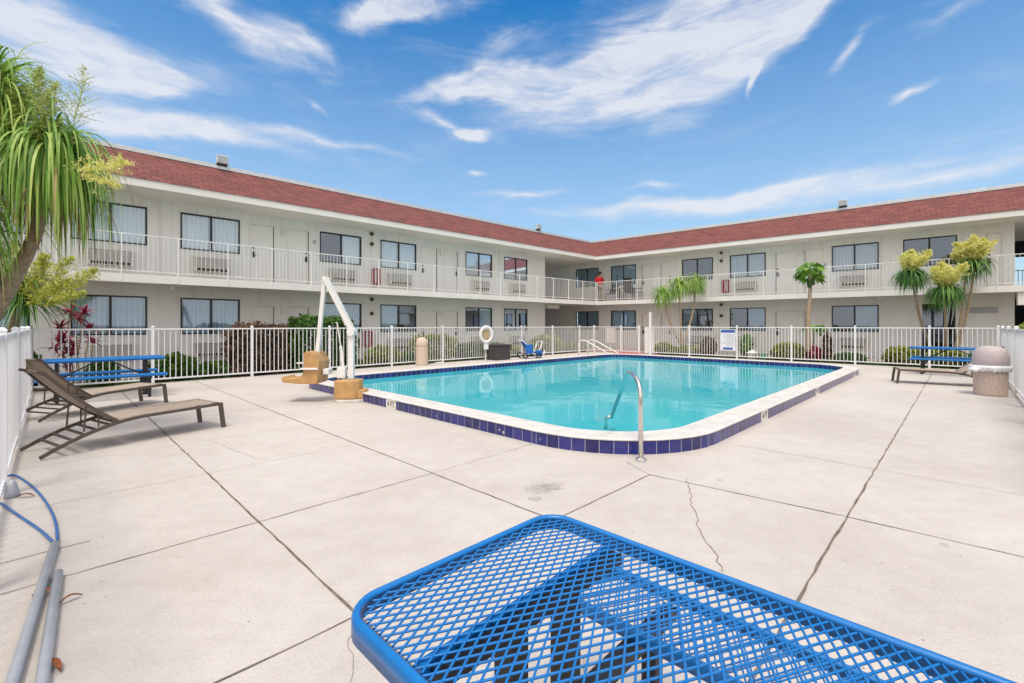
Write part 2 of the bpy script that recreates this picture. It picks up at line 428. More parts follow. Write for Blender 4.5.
U0, U1, V0, V1 = 4.0, 17.45, 2.05, 11.0      # outer edge of raised pool beam
def rrect(u0,u1,v0,v1,rs,n=10):
    pts = []
    for (cu,cv,a0,r_) in ((u0,v0,180,rs[0]),(u1,v0,270,rs[1]),(u1,v1,0,rs[2]),(u0,v1,90,rs[3])):
        su = 1 if cu == u0 else -1; sv = 1 if cv == v0 else -1
        for k in range(n+1):
            a = R(a0 + 90*k/n)
            pts.append((cu+su*r_+r_*math.cos(a), cv+sv*r_+r_*math.sin(a)))
    return pts
outer = rrect(U0,U1,V0,V1,(1.5,1.5,1.3,.95))
W = .355
inner = rrect(U0+W,U1-W,V0+W,V1-W,(1.15,1.15,.95,.6))
# deck sheet with a hole for the pool
def sheet_with_hole(boundary, hole, z, M):
    bm = bmesh.new()
    vo = [bm.verts.new(M @ Vector((p[0],p[1],z))) for p in boundary]
    vi = [bm.verts.new(M @ Vector((p[0],p[1],z))) for p in hole]
    es = [bm.edges.new((vo[i], vo[(i+1)%len(vo)])) for i in range(len(vo))]
    es += [bm.edges.new((vi[i], vi[(i+1)%len(vi)])) for i in range(len(vi))]
    bmesh.ops.triangle_fill(bm, use_beauty=True, edges=es)
    mb = MB(); bm.verts.index_update()
    mb.v = [tuple(v.co) for v in bm.verts]; mb.f = [[v.index for v in f.verts] for f in bm.faces]; mb.uv = [None]*len(mb.f)
    bm.free(); return mb
mid = rrect(U0+.1,U1-.1,V0+.1,V1-.1,(1.4,1.4,1.2,.85))
mb = sheet_with_hole([(-.42,-1.1),(20.15,-1.1),(20.15,13.85),(-.42,13.85)], mid, 0, DK)
struct('pool_deck', mb, MT['deck'], recalc=False)
mb = MB(DK)   # deck edge face towards the planting bed
for a, b_ in (((-.42,13.85),(20.15,13.85)),((20.15,13.85),(20.15,-1.1)),((-.42,-1.1),(-.42,13.85)),((20.15,-1.1),(-.42,-1.1))):
    mb.quad((a[0],a[1],0),(b_[0],b_[1],0),(b_[0],b_[1],-.06),(a[0],a[1],-.06))
struct('deck_edge', mb, MT['walk'], recalc=False)

def wobble_strip(mb, pts, w, z, step=.12, amp=.004, seed=1):
    rg = random.Random(seed)
    P = []
    for a, b_ in zip(pts[:-1], pts[1:]):
        a = Vector(a); b_ = Vector(b_); n = max(1, int((b_-a).length/step))
        for k in range(n): P.append(a.lerp(b_, k/n))
    P.append(Vector(pts[-1])); vs = []
    for i, p in enumerate(P):
        t_ = (P[min(i+1,len(P)-1)] - P[max(i-1,0)]).normalized(); nn = Vector((-t_.y, t_.x))
        ww = w*rg.uniform(.35,.85)/2; off = rg.uniform(-amp,amp)
        q = p + nn*off
        vs += [(q.x+nn.x*ww, q.y+nn.y*ww, z), (q.x-nn.x*ww, q.y-nn.y*ww, z)]
    mb.add(vs, [(2*i,2*i+1,2*i+3,2*i+2) for i in range(len(P)-1)])
mb = MB(DK)
for k, (a, b_, w) in enumerate((
    ((1.04,13.8),(1.04,-1.05),.020), ((2.53,2.07),(2.53,13.8),.015), ((-.4,2.07),(3.93,2.07),.013),
    ((-.4,3.55),(2.53,3.55),.010), ((5.62,.59),(20.1,.59),.018), ((1.3,.59),(5.62,.59),.022),
    ((3.93,2.07),(4.08,.59),.014), ((4.08,.59),(4.15,-1.05),.016), ((3.93,2.07),(4.12,2.42),.008))):
    wobble_strip(mb, (a,b_), w, .004, seed=k)
struct('deck_joints', mb, MT['joint'], recalc=False)
mb = MB(DK)
for k, (a, b_, w) in enumerate((
    ((2.53,3.55),(3.98,3.58),.006), ((-.4,5.04),(2.53,5.06),.006), ((-.4,6.5),(3.9,6.5),.006), ((-.4,4.0),(.18,4.02),.010),
    ((5.62,.59),(5.62,2.0),.006), ((5.62,.59),(5.6,-1.05),.007), ((-.4,8.3),(3.9,8.3),.005), ((-.4,10.2),(4,10.2),.005),
    ((9.3,.59),(9.3,2.0),.006), ((12.8,.59),(12.8,2.0),.006), ((9.3,.59),(9.3,-1.05),.006), ((14.6,.59),(14.6,-1.05),.006),
    ((7.6,11.05),(7.6,13.8),.006), ((12.2,11.05),(12.2,13.8),.006), ((17.5,6),(20.1,6),.006))):
    wobble_strip(mb, (a,b_), w, .0045, amp=.006, seed=50+k)
cr = MB()
def crack(pts, w, seed):
    q = [tuple(G(x,y).xy) for x, y in pts]
    wobble_strip(cr, q, w, .005, step=.05, amp=.013, seed=seed)
crack([(686,478),(690,490),(692,505),(699,527),(706,543),(716,557),(722,572)], .008, 3)
crack([(210,440),(238,452),(262,460),(280,455),(330,447)], .005, 4)
crack([(380,590),(350,640),(352,683)], .004, 9)
crack([(575,640),(590,683)], .004, 10)
crack([(740,446),(778,452),(834,461)], .005, 12)
struct('deck_cracks', cr, MT['hair'], recalc=False)
struct('faint_joints', mb, MT['hair'], recalc=False)

# walks under the balconies
def LP(x,y): p = C0 + ML.to_3x3() @ Vector((x,y,0)); return (p.x,p.y)
def RP(x,y): p = C0 + MR.to_3x3() @ Vector((x,y,0)); return (p.x,p.y)
def CC(o):   # inside corner offset by o
    det = NL.x*NR.y - NL.y*NR.x
    return (C0.x + (o*NR.y - NL.y*o)/det, C0.y + (NL.x*o - o*NR.x)/det)
mb = MB(); mb.prism([LP(34,-.2), CC(-.2), RP(27,-.2), RP(27,9), CC(9), LP(34,9)], -.05, -.005)
struct('walkway', mb, MT['walk'])
mb = MB(); p = [D(18.2,13.95), D(20.2,13.95), D(20.2,10.2), D(22.2,10.2), D(22.4,14.6), D(19,15.2)]
mb.prism([(q.x,q.y) for q in p], -.049, -.012); struct('brick_path', mb, MT['paver'])
mb = MB(DK); mb.box(19.55,19.93,10.95,12.2,.002,.035); struct('red_kerb', mb, MT['redmat'])

# ---------------------------------------------------------------- swimming pool
pool = thing('swimming_pool', 'raised rectangular pool with rounded corners, white coping and dark blue tile band', 'swimming pool', DM(10.7,6.5))
PI_ = pool.matrix_world.inverted() @ DK
def loop_wall(mb, pts, z0, z1, flip=False):
    n = len(pts); s_ = 0
    for i in range(n):
        a = pts[i]; b_ = pts[(i+1)%n]; L = math.dist(a,b_)
        mb.quad((a[0],a[1],z0),(b_[0],b_[1],z0),(b_[0],b_[1],z1),(a[0],a[1],z1), [(s_,0),(s_+L,0),(s_+L,z1-z0),(s_,z1-z0)])
        s_ += L
mb = MB(PI_); loop_wall(mb, outer, 0, .148); build('outer_tile_band', mb, MT['tile'], pool, recalc=False)
mb = MB(PI_); loop_wall(mb, rrect(U0+W+.02,U1-W-.02,V0+W+.02,V1-W-.02,(1.13,1.13,.93,.58)), -.03, .15)
build('inner_tile_band', mb, MT['tile'], pool, recalc=False)
mb = MB(PI_); n = len(outer)      # coping ring, rounded edges
rings = []
for (o_, z) in ((0,.146),(-.012,.150),(-.014,.160),(.006,.172),(W-.012,.172),(W+.004,.165),(W+.006,.15),(W-.01,.146)):
    a = rrect(U0+o_,U1-o_,V0+o_,V1-o_,tuple(max(.2,r_-o_) for r_ in (1.5,1.5,1.3,.95))); rings.append([(p[0],p[1],z) for p in a])
vs = [p for r_ in rings for p in r_]; fs = []
for i in range(len(rings)):
    j = (i+1) % len(rings)
    for k in range(n): l = (k+1)%n; fs.append((i*n+k, i*n+l, j*n+l, j*n+k))
mb.add(vs, fs); build('coping', mb, MT['coping'], pool)
mb = MB(PI_)
ins = rrect(U0+W+.03,U1-W-.03,V0+W+.03,V1-W-.03,(1.1,1.1,.9,.55))
loop_wall(mb, ins, -1.05, -.02); mb.uv = [None]*len(mb.f)
nn = len(ins); mb.add([(p[0],p[1], -.62 if p[0] < 10 else -1.05) for p in ins], [tuple(range(nn))])
build('basin', mb, MT['basin'], pool, recalc=False)
mb = MB(PI_)
for k in range(3):
    r_ = 1.9 - .45*k; pts = [(U0+W+.03, V0+W+.03)] + [(U0+W+.03+r_*math.cos(R(a)), V0+W+.03+r_*math.sin(R(a))) for a in range(0,91,9)]
    mb.prism(pts, -.6, -.42+.12*k)
build('corner_steps', mb, MT['basin'], pool)
mb = MB(DK); nn = len(inner); wl = rrect(U0+W+.01,U1-W-.01,V0+W+.01,V1-W-.01,(1.13,1.13,.93,.58))
cu, cv = 10.7, 6.5
mb.add([(p[0],p[1],.035) for p in wl], [tuple(range(len(wl)))])
struct('pool_water', mb, MT['water'], recalc=False)

def text_mesh(s, size):
    cu_ = bpy.data.curves.new('txt', 'FONT'); cu_.body = s; cu_.size = size; cu_.align_x = 'CENTER'; cu_.align_y = 'CENTER'; cu_.extrude = .0008
    o = bpy.data.objects.new('txt', cu_); COL.objects.link(o); dg = bpy.context.evaluated_depsgraph_get(); dg.update()
    me = bpy.data.meshes.new_from_object(o.evaluated_get(dg)); bpy.data.objects.remove(o); return me
txt4 = text_mesh('4 FT', .125); txt4.materials.clear(); txt4.materials.append(MT['ink'])
def marker(u, v, a, inside=False, lab=None):
    M = PI_ @ Matrix.Translation((u,v,0)) @ Matrix.Rotation(a,4,'Z')
    mb = MB(M); mb.box(-.155,.155,-.006,.004,.002,.146)
    o = build('depth_marker', mb, MT['marker'], pool, label=lab)
    tx = bpy.data.objects.new('print', txt4); link(tx, o)
    tx.matrix_local = M @ Matrix.Translation((0,-.0085,.074)) @ Matrix.Rotation(R(90),4,'X')
marker(U0, 6.78, R(-90)); marker(7.35, V0, 0)
marker(10.8, V0, 0); marker(15.3, V0, 0)
for u in (6.55, 10.8, 15.6): marker(u, V1-W-.012, 0)
marker(U1-W-.012, 6.6, R(-90))
mb = MB(PI_)    # small flat markers set in the coping
for u, v in ((4.6,1.98),): pass

# ---------------------------------------------------------------- fences
def fence(name, label, a, b_, posts, top=1.32):
    a = Vector(a); b_ = Vector(b_); L = (b_-a).length; ang = math.atan2(b_.y-a.y, b_.x-a.x)
    root = thing(name, label, 'fence', DM(a.x, a.y, ang), 'white picket fences around the pool deck')
    for p in posts:
        mb = MB(); mb.box(p-.03,p+.03,-.03,.03,0,top+.035); mb.tbox(p,0,top+.035,top+.06,.07,.07,.03,.03)
        build('post', mb, MT['whitegrey'], root)
    ps = sorted(posts)
    for p, q in zip(ps[:-1], ps[1:]):
        mb = MB(); mb.box(p+.03,q-.03,-.018,.018,top-.035,top); mb.box(p+.03,q-.03,-.018,.018,.09,.125)
        n = max(1, round((q-p)/.112))
        for k in range(1, n):
            x = p + (q-p)*k/n; mb.box(x-.0085,x+.0085,-.0085,.0085,.125,top-.035)
        build('picket_panel', mb, MT['whitegrey'], root)
    return root
fence('picket_fence', 'long white picket fence behind the pool, along the left wing', (-.28,13.7), (20,13.7), [.0]+[1.99+2.13*k for k in range(9)] + [20.28,])
fence('picket_fence', 'white picket fence along the right wing, behind the right end of the pool', (20,-.8), (20,10.5), [0,1.52,3.46,5.43,7.41,9.41,11.3])
fence('picket_fence', 'short white fence panel between the gate and the far corner', (20,12.08), (20,13.7), [0,1.58])
fence('picket_fence', 'white fence at the left edge running past the two brown loungers', (-.28,13.7), (-.28,1.6), [0,2.0,4.0,6.05,8.1,10.1,12.1])
fence('picket_fence', 'white fence at the right edge beside the domed bin', (19.97,-.8), (5,-.8), [2.1*k for k in range(1,8)])
g_ = thing('pool_gate', 'white picket gate in the far corner of the fence above the red kerb', 'gate', DM(20,11.09,R(90)))
mb = MB(); mb.box(0.02,.93,-.018,.018,1.27,1.305); mb.box(0.02,.93,-.018,.018,.08,.115); mb.box(.02,.05,-.02,.02,.08,1.32); mb.box(.90,.93,-.02,.02,.08,1.32)
build('gate_frame', mb, MT['whitegrey'], g_)
mb = MB()
for k in range(1,8): mb.box(.05+.85*k/8-.0085,.05+.85*k/8+.0085,-.0085,.0085,.115,1.27)
build('picket_panel', mb, MT['whitegrey'], g_)
mb = MB(); mb.box(-.05,.015,-.03,.03,.0,1.4); build('latch', mb, MT['whitegrey'], g_)
gp = thing('gate_post', 'tall white post with wide latch plate right of the gate', 'post', DM(20,10.5,R(90)))
mb = MB(); mb.box(-.05,.06,-.06,.02,0,2.02); build('pole', mb, MT['white'], gp)
mb = MB(); mb.box(-.14,.32,-.075,-.062,.05,1.30); build('latch_plate', mb, MT['white'], gp)

# ---------------------------------------------------------------- building
bd = thing('motel_building', 'two storey cream motel in an L shape with red shingled roof edge and balconies', 'building', Matrix.Translation(C0))
def rel(p): return (p[0]-C0.x, p[1]-C0.y)
DEPTH = 7.2; XL, XR_ = 33.0, 26.0
zs0, zs1, zf0, zf1, zr = 2.55, 2.75, 5.125, 5.285, 6.33
LE = tpx(ML, 545); RE = tpx(MR, 1014.5); PASS = 3.0
wins = {  # px left, px right, floor, curtain state
 'L': [(-60,30),(70.5,147.3),(180.5,240),(319.8,361.5),(380.5,416.3),(465.5,492),(504.2,527.3)],
 'R': [(576,598.6),(611,636),(682,713),(729.8,765.7),(831.6,878.7)]}
state = {('L',1,0):'both',('L',1,1):'both',('L',2,0):'both',('L',2,1):'both',('L',3,0):'both',('L',3,1):'right',
 ('L',4,0):'left',('L',4,1):'both',('L',5,0):'right',('L',5,1):'both',('L',6,0):'left',('L',6,1):'both',
 ('R',0,0):'dim',('R',0,1):'dim',('R',1,0):'both',('R',1,1):'dim',('R',2,0):'left',('R',2,1):'none',('R',3,0):'right',('R',3,1):'both',
 ('R',4,0):'right',('R',4,1):'both'}
doorsL = [(249.5,275.5),(286.5,310),(420.7,438),(443.5,458.5)]
doorsR = [(641,652.5),(660,672),(774.5,798),(803.5,824)]
def wall_sheet(M, x0, x1, z0, z1, holes, y, depth=.12):
    mb = MB(M)
    xs = sorted(set([x0,x1]+[h[0] for h in holes]+[h[1] for h in holes])); zz = sorted(set([z0,z1]+[h[2] for h in holes]+[h[3] for h in holes]))
    for a, b_ in zip(xs[:-1], xs[1:]):
        for c, d in zip(zz[:-1], zz[1:]):
            mx_, mz = (a+b_)/2, (c+d)/2
            if any(h[0] < mx_ < h[1] and h[2] < mz < h[3] for h in holes): continue
            mb.quad((a,y,c),(b_,y,c),(b_,y,d),(a,y,d), [(a,c),(b_,c),(b_,d),(a,d)])
    for (a,b_,c,d) in holes:
        mb.quad((a,y,c),(a,y+depth,c),(a,y+depth,d),(a,y,d)); mb.quad((b_,y,c),(b_,y+depth,c),(b_,y+depth,d),(b_,y,d))
        mb.quad((a,y,c),(b_,y,c),(b_,y+depth,c),(a,y+depth,c)); mb.quad((a,y,d),(b_,y,d),(b_,y+depth,d),(a,y+depth,d))
    return mb
def window(M, x0, x1, z0, z1, st, up, y=B):
    if x0 > x1: x0, x1 = x1, x0
    fr = .042; mb = MB(M)
    mb.box(x0,x1,y-.012,y+.05,z1-fr,z1); mb.box(x0,x1,y-.012,y+.05,z0,z0+fr)
    mb.box(x0,x0+fr,y-.010,y+.048,z0+fr,z1-fr); mb.box(x1-fr,x1,y-.010,y+.048,z0+fr,z1-fr)
    xm = (x0+x1)/2; mb.box(xm-.03,xm+.03,y+.0,y+.046,z0+fr,z1-fr)
    w = build('window', MB(M).box(x0-.03,x1+.03,y-.022,y-.001,z0-.035,z0-.002), MT['wall'], bd)
    build('frame', mb, MT['bronze'], w)
    build('pane', MB(M).quad((x0+fr,y+.03,z0+fr),(x1-fr,y+.03,z0+fr),(x1-fr,y+.03,z1-fr),(x0+fr,y+.03,z1-fr)), MT['glass'], w, recalc=False)
    # curtain halves ("left" in the picture is larger x on the left wing)
    lo, hi = (xm,x1-.03), (x0+.03,xm)       # left wing: picture-left = larger x
    if M is MRr: lo, hi = (x0+.03,xm), (xm,x1-.03)
    spans = {'both':[(x0+.03,x1-.03)],'dim':[(x0+.03,x1-.03)],'left':[lo],'right':[hi],'none':[]}[st]
    cm = MT['curtain'] if (not up) else MT['sheer']
    if st == 'dim': cm = MT['curtain']
    for a, b_ in spans:
        mb = MB(M); nseg = int((b_-a)/.013); ph = random.random()*6; vs = []; k0 = random.uniform(48,58)
        for i in range(nseg+1):
            x = a + (b_-a)*i/nseg
            yy = y + .12 + .065*math.sin(x*k0+ph+1.5*math.sin(x*3.1+ph)) + .012*math.sin(x*17+ph)
            vs += [(x,yy,z0-.05),(x,yy+.01*math.sin(x*9),z1+.02)]
        mb.add(vs, [(2*i,2*i+2,2*i+3,2*i+1) for i in range(nseg)])
        build('curtain', mb, cm, w, smooth=True, recalc=False)
    return w
def acunit(M, xc, z0, w=1.04, h=.42, y=B):
    o = build('air_conditioner', MB(M).box(xc-w/2,xc+w/2,y-.22,y-.002,z0,z0+h), MT['ac'], bd, bevel=.012)
    build('grille_backing', MB(M).box(xc-w/2+.05,xc+w/2-.05,y-.2235,y-.2205,z0+.125,z0+h-.03), MT['acback'], o)
    mb = MB(M)
    for k in range(9):
        z = z0+.135+k*(h-.175)/9
        mb.box(xc-w/2+.055,xc+w/2-.055,y-.238,y-.224,z,z+.017)
    build('grille', mb, MT['ac'], o)
    mb = MB(M)
    for k in range(7):
        x = xc-w/2+.07+k*(w-.14)/7; mb.box(x+.008,x+(w-.14)/7-.016,y-.226,y-.2205,z0+.018,z0+.10)
    build('vent_slot', mb, MT['acdark'], o)
def door(M, xa, xb, zb, y=B, hinge=1):
    x0, x1 = min(xa,xb), max(xa,xb)
    o = build('door', MB(M).box(x0+.045,x1-.045,y+.035,y+.075,zb+.012,zb+2.02), MT['door'], bd)
    mb = MB(M); mb.box(x0,x0+.045,y-.015,y+.09,zb,zb+2.07); mb.box(x1-.045,x1,y-.015,y+.09,zb,zb+2.07); mb.box(x0+.045,x1-.045,y-.015,y+.09,zb+2.025,zb+2.07)
    build('frame', mb, MT['trim'], o)
    build('edge_shade', MB(M).box(x0+.046,x0+.062,y+.02,y+.034,zb+.02,zb+2.02), MT['bronze'], o)  # dark strip standing in for the shadowed door edge
    xh = x0+.12 if hinge > 0 else x1-.12
    mb = MB(M); mb.box(xh-.035,xh+.035,y+.015,y+.034,zb+.92,zb+1.12); mb.tube([(xh,y+.016,zb+1.0),(xh,y-.02,zb+1.0),(xh+.10*hinge,y-.02,zb+1.0)],.011)
    build('handle', mb, MT['black'], o)
    build('deadbolt', MB(M).box(xh-.03,xh+.03,y+.01,y+.034,zb+1.22,zb+1.28), MT['black'], o)
MLr, MRr = ML, MR
ZW = {0:(1.115,2.235), 1:(3.73,4.85)}
holesL = []; holesR = []
for i, (a,b_) in enumerate(wins['L']):
    x1, x0 = tpx(ML,a), tpx(ML,b_)
    for fl in (0,1):
        holesL.append((x0,x1,*ZW[fl])); window(ML, x0, x1, *ZW[fl], state.get(('L',i,fl),'both'), fl)
        wac = min(1.04, (x1-x0)*.62)
        acunit(ML, (x0+x1)/2+ (.0), (3.07 if fl else .42), w=wac, h=.44)
for i, (a,b_) in enumerate(wins['R']):
    x0, x1 = tpx(MR,a), tpx(MR,b_)
    for fl in (0,1):
        holesR.append((x0,x1,*ZW[fl])); window(MR, x0, x1, *ZW[fl], state.get(('R',i,fl),'both'), fl)
        if i >= 2: acunit(MR, (x0+x1)/2-.05, (3.07 if fl else .42), w=.95, h=.44)
x0, x1 = tpx(MR,903), tpx(MR,957)
holesR.append((x0,x1,*ZW[1])); window(MR, x0, x1, *ZW[1], 'none', 1)
for k, (a,b_) in enumerate(doorsL):
    x1, x0 = tpx(ML,a), tpx(ML,b_)
    for zb in (-.0,2.75):
        holesL.append((x0,x1,zb,zb+2.07)); door(ML, x0, x1, zb, hinge=1 if k%2 else -1)
for k, (a,b_) in enumerate(doorsR):
    x0, x1 = tpx(MR,a), tpx(MR,b_)
    for zb in (-.0,2.75):
        holesR.append((x0,x1,zb,zb+2.07)); door(MR, x0, x1, zb, hinge=1 if k%2==0 else -1)
x0, x1 = tpx(MR,984.5), tpx(MR,1004)
holesR.append((x0,x1,2.75,2.75+2.07)); door(MR, x0, x1, 2.75)
e0, e1_ = tpx(MR,922), tpx(MR,955.5)
holesR.append((e0,e1_,-.01,2.23))
build('wall', wall_sheet(ML, LE, XL, -.05, zf0+.02, holesL, B), MT['wall'], bd, recalc=False)
build('wall', wall_sheet(MR, -6.2, RE, -.05, zf0+.02, holesR, B), MT['wall'], bd, recalc=False)
def plainwall(M, x0,x1,y0,y1,z0=-.05,z1=zf0+.02):
    mb = MB(M); L = math.dist((x0,y0),(x1,y1))
    mb.quad((x0,y0,z0),(x1,y1,z0),(x1,y1,z1),(x0,y0,z1),[(0,z0),(L,z0),(L,z1),(0,z1)]); return mb
mb = plainwall(ML, LE,LE,B,DEPTH+2); 
for q in (plainwall(ML, LE,-3.5,DEPTH+1,DEPTH+1), plainwall(ML, LE, XL, DEPTH-.2, DEPTH-.2), plainwall(MR, RE, RE, B, DEPTH), plainwall(MR, 0, RE, DEPTH-.1, DEPTH-.1),
          plainwall(MR, RE+PASS, RE+PASS, B, DEPTH), plainwall(MR, RE+PASS, XR_, B, B), plainwall(ML, XL, XL, B, DEPTH)):
    n0 = len(mb.v); mb.v += q.v; mb.f += [[a+n0 for a in f] for f in q.f]; mb.uv += q.uv
build('side_wall', mb, MT['wall'], bd, recalc=False)
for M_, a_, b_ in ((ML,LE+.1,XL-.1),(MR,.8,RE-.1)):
    build('room_shade_sheet', MB(M_).quad((a_,B+1.9,0),(b_,B+1.9,0),(b_,B+1.9,5.1),(a_,B+1.9,5.1)), MT['shadeblack'], bd, recalc=False)  # near-black sheet added behind the windows so the rooms read as dark
# floor and roof plates
def plate(o0, o1, z0, z1, name, mat):
    mb = MB(); mb.prism([rel(LP(XL,o0)), rel(CC(o0)), rel(RP(XR_,o0)), rel(RP(XR_,o1)), rel(CC(o1)), rel(LP(XL,o1))], z0, z1)
    return build(name, mb, mat, bd)
plate(.02, DEPTH, zs0+.004, zs1, 'balcony_slab', MT['soffit'])
plate(.02, DEPTH, zf0+.006, zf1, 'soffit', MT['soffit'])
mb = MB()      # slab edge beam and roof fascia: white boards
for z0, z1, o in ((zs0-.02,zs1-.005,-.01),(zf0-.03,zf1+.01,-.01)):
    for P, X in ((LP,XL),(RP,XR_)):
        a = rel(CC(o)); b2 = rel(P(X,o)); c = rel(P(X,.06+o)); d = rel(CC(o+.06))
        mb.prism([a,b2,c,d], z0, z1)
build('fascia', mb, MT['trim'], bd)
# shingled mansard
mb = MB()
for P, X, sgn in ((LP,XL,1),(RP,XR_,1)):
    a = rel(CC(-.03)); b2 = rel(P(X,-.03)); c = rel(P(X,1.155)); d = rel(CC(1.155)); L = math.dist(a,b2)
    sl = math.hypot(1.18, zr-zf1)
    off = math.dist(rel(CC(1.155)), (0,0))
    mb.quad((*a,zf1+.012),(*b2,zf1+.012),(*c,zr),(*d,zr), [(0,0),(L,0),(L,sl),(0,sl)])
build('shingled_roof', mb, MT['shingle'], bd, recalc=False)
plate(1.30, DEPTH, zr-.1, zr+.03, 'flat_roof', MT['walk'])
mb = MB()
for P, X in ((LP,XL),(RP,XR_)):
    for (o0,o1,z0,z1) in ((1.10,1.30,zr-.02,zr+.075),(1.16,1.22,zr+.075,zr+.12)):
        mb.prism([rel(CC(o0)), rel(P(X,o0)), rel(P(X,o1)), rel(CC(o1))], z0, z1)
build('roof_coping', mb, MT['metal'], bd)
# beam stubs at the passages
xs_ = LE
mb = MB(ML); mb.box(LE-.9,LE+.0,B-.25,B-.02,2.30,zs0-.02); mb2 = MB(MR); mb2.box(RE-.12,RE+.28,B-1.40,B-1.15,2.08,zs0-.025); build('beam', mb2, MT['trim'], bd)
build('beam', mb, MT['trim'], bd)
# railings
def railing(M, x0, x1, step, name='railing', y=.035, z0=2.75):
    root = build(name, MB(M).box(x0,x1,y-.016,y+.016,z0+1.045,z0+1.072), MT['rail'], bd)
    build('bottom_rail', MB(M).box(x0,x1,y-.015,y+.015,z0+.075,z0+.10), MT['rail'], root)
    n = int((x1-x0)/step); 
    for k in range(n+1):
        x = x0+step*k
        build('post', MB(M).box(x-.015,x+.015,y-.055,y-.012,z0-.20,z0+1.045), MT['rail'], root)
        if k < n:
            mb = MB(M); m_ = round(step/.112)
            for j in range(1,m_): xx = x+step*j/m_; mb.box(xx-.0055,xx+.0055,y-.0055,y+.0055,z0+.10,z0+1.045)
            build('baluster_panel', mb, MT['rail'], root)
railing(ML, .05, 33, 1.2); railing(MR, .05, 26, 1.2)
# passage railing at the back of the right gap
mb = MB(MR)
for k in range(24): mb.box(RE+k*.125,RE+k*.125+.02,DEPTH-.1,DEPTH-.07,2.85,3.8)
mb.box(RE,RE+PASS,DEPTH-.11,DEPTH-.06,3.8,3.84); build('passage_railing', mb, MT['rail'], bd)
build('back_beam', MB(MR).box(RE-.5,RE+PASS+.5,DEPTH+.02,DEPTH+.3,4.45,5.15), MT['shadeblack'], bd)  # near-black beam added for the dark under the passage ceiling
build('passage_wall', MB(MR).box(RE-.5,RE+PASS+.5,DEPTH+.35,DEPTH+.5,-.05,2.6), MT['shadeblack'], bd)  # coloured near-black for the shade low in the passage
build('passage_shade', MB(ML).box(LE-1.15,LE-.02,B+3.2,B+3.3,-.03,2.5), MT['shadeblack'], bd)  # dark panel: deep shade of the corner passage put into its colour
build('passage_shade', MB(ML).box(LE-1.15,LE-.02,B+3.2,B+3.3,2.78,5.1), MT['shadeblack'], bd)  # same shade panel for the upper floor
# entry with dark glass and red drape
en = build('entrance', MB(MR).box(e0-.06,e0,B-.02,B+.1,0,2.29).box(e1_,e1_+.10,B-.02,B+.1,0,2.29).box(e0,e1_,B-.02,B+.1,2.23,2.29), MT['trim'], bd)
mb = MB(MR); w3 = (e1_-e0)/3
for k in (1,2): mb.box(e0+w3*k-.03,e0+w3*k+.03,B+.02,B+.07,0,2.23)
mb.box(e0,e1_,B+.025,B+.065,.95,1.0); build('mullion', mb, MT['bronze'], en)
build('pane', MB(MR).quad((e0,B+.045,0),(e1_,B+.045,0),(e1_,B+.045,2.23),(e0,B+.045,2.23)), MT['glass'], en, recalc=False)
mb = MB(MR); vs = []
for i in range(61):
    x = e0+.03+(w3*.9)*i/60; vs += [(x,B+.25+.04*math.sin(i*1.05),0),(x,B+.25+.04*math.sin(i*1.05),2.3)]
mb.add(vs, [(2*i,2*i+2,2*i+3,2*i+1) for i in range(60)]); build('drape', mb, MT['drape_red'], en, recalc=False)
# grey louvre panel right of entry
x0, x1 = tpx(MR,966), tpx(MR,999.5)
lv = build('louvre_panel', MB(MR).box(x0,x1,B-.05,B-.002,1.79,2.12), MT['trim'], bd)
build('louvre', MB(MR).box(x0+.05,x1-.05,B-.062,B-.052,1.84,2.07), MT['louver'], lv)
# roof floodlights
for M, px in ((ML,221.5),(ML,537),(MR,843)):
    x = tpx(M,px,1.2); k = build('floodlight', MB(M).box(x-.16,x+.16,1.00,1.14,zr+.14,zr+.40), MT['metal'], bd, bevel=.01)
    build('bracket', MB(M).box(x-.14,x+.14,1.08,1.2,zr+.0755,zr+.135), MT['black'], k)
    build('lens', MB(M).box(x-.13,x+.13,.985,.998,zr+.17,zr+.37), MT['louver'], k)
# wall lamps between the doors, alarm bells, conduits
for M, px in ((ML,283),(ML,440.8),(MR,656.5),(MR,800.8)):
    x = tpx(M,px)
    for zb in (0,2.75): build('wall_lamp', MB(M).box(x-.06,x+.06,B-.09,B-.002,zb+1.78,zb+2.04), MT['white'], bd, bevel=.015)
for M, px in ((ML,371.5),(MR,721.3)):
    x = tpx(M,px)
    for z in (5.02, 4.62) if True else (): build('alarm_bell', MB(M @ Matrix.Translation((x,B-.03,z)) @ Matrix.Rotation(R(90),4,'X')).lathe([(.075,-.03),(.075,.03),(.05,.05)],n=16), MT['brown'], bd)
    for z in (2.42, 1.86): build('alarm_bell', MB(M @ Matrix.Translation((x,B-.03,z)) @ Matrix.Rotation(R(90),4,'X')).lathe([(.075,-.03),(.075,.03),(.05,.05)],n=16), MT['brown'], bd)
for M, px in ((ML,161),(ML,371.5),(MR,721.3),(MR,880.5)):
    x = tpx(M,px)
    build('conduit', MB(M).box(x-.012,x+.012,B-.022,B-.001,2.76,5.12), MT['trim'], bd)
for M, px, z in ((ML,173,2.50),(MR,880,2.50)):
    x = tpx(M,px,.5); build('camera_dome', MB(M).lathe([(.02,-.09),(.06,-.06),(.07,0),(.07,.04)],(x,.5,z),16), MT['white'], bd, smooth=True)
for M, px, py in ((ML,314.5,242),(MR,825,265)):
    x = tpx(M,px); z = zat(M,px,py); build('room_plate', MB(M).box(x-.05,x+.05,B-.015,B-.001,z-.07,z+.07), MT['louver'], bd)
for M, px in ((ML,275.9),(ML,438.4)):
    pass
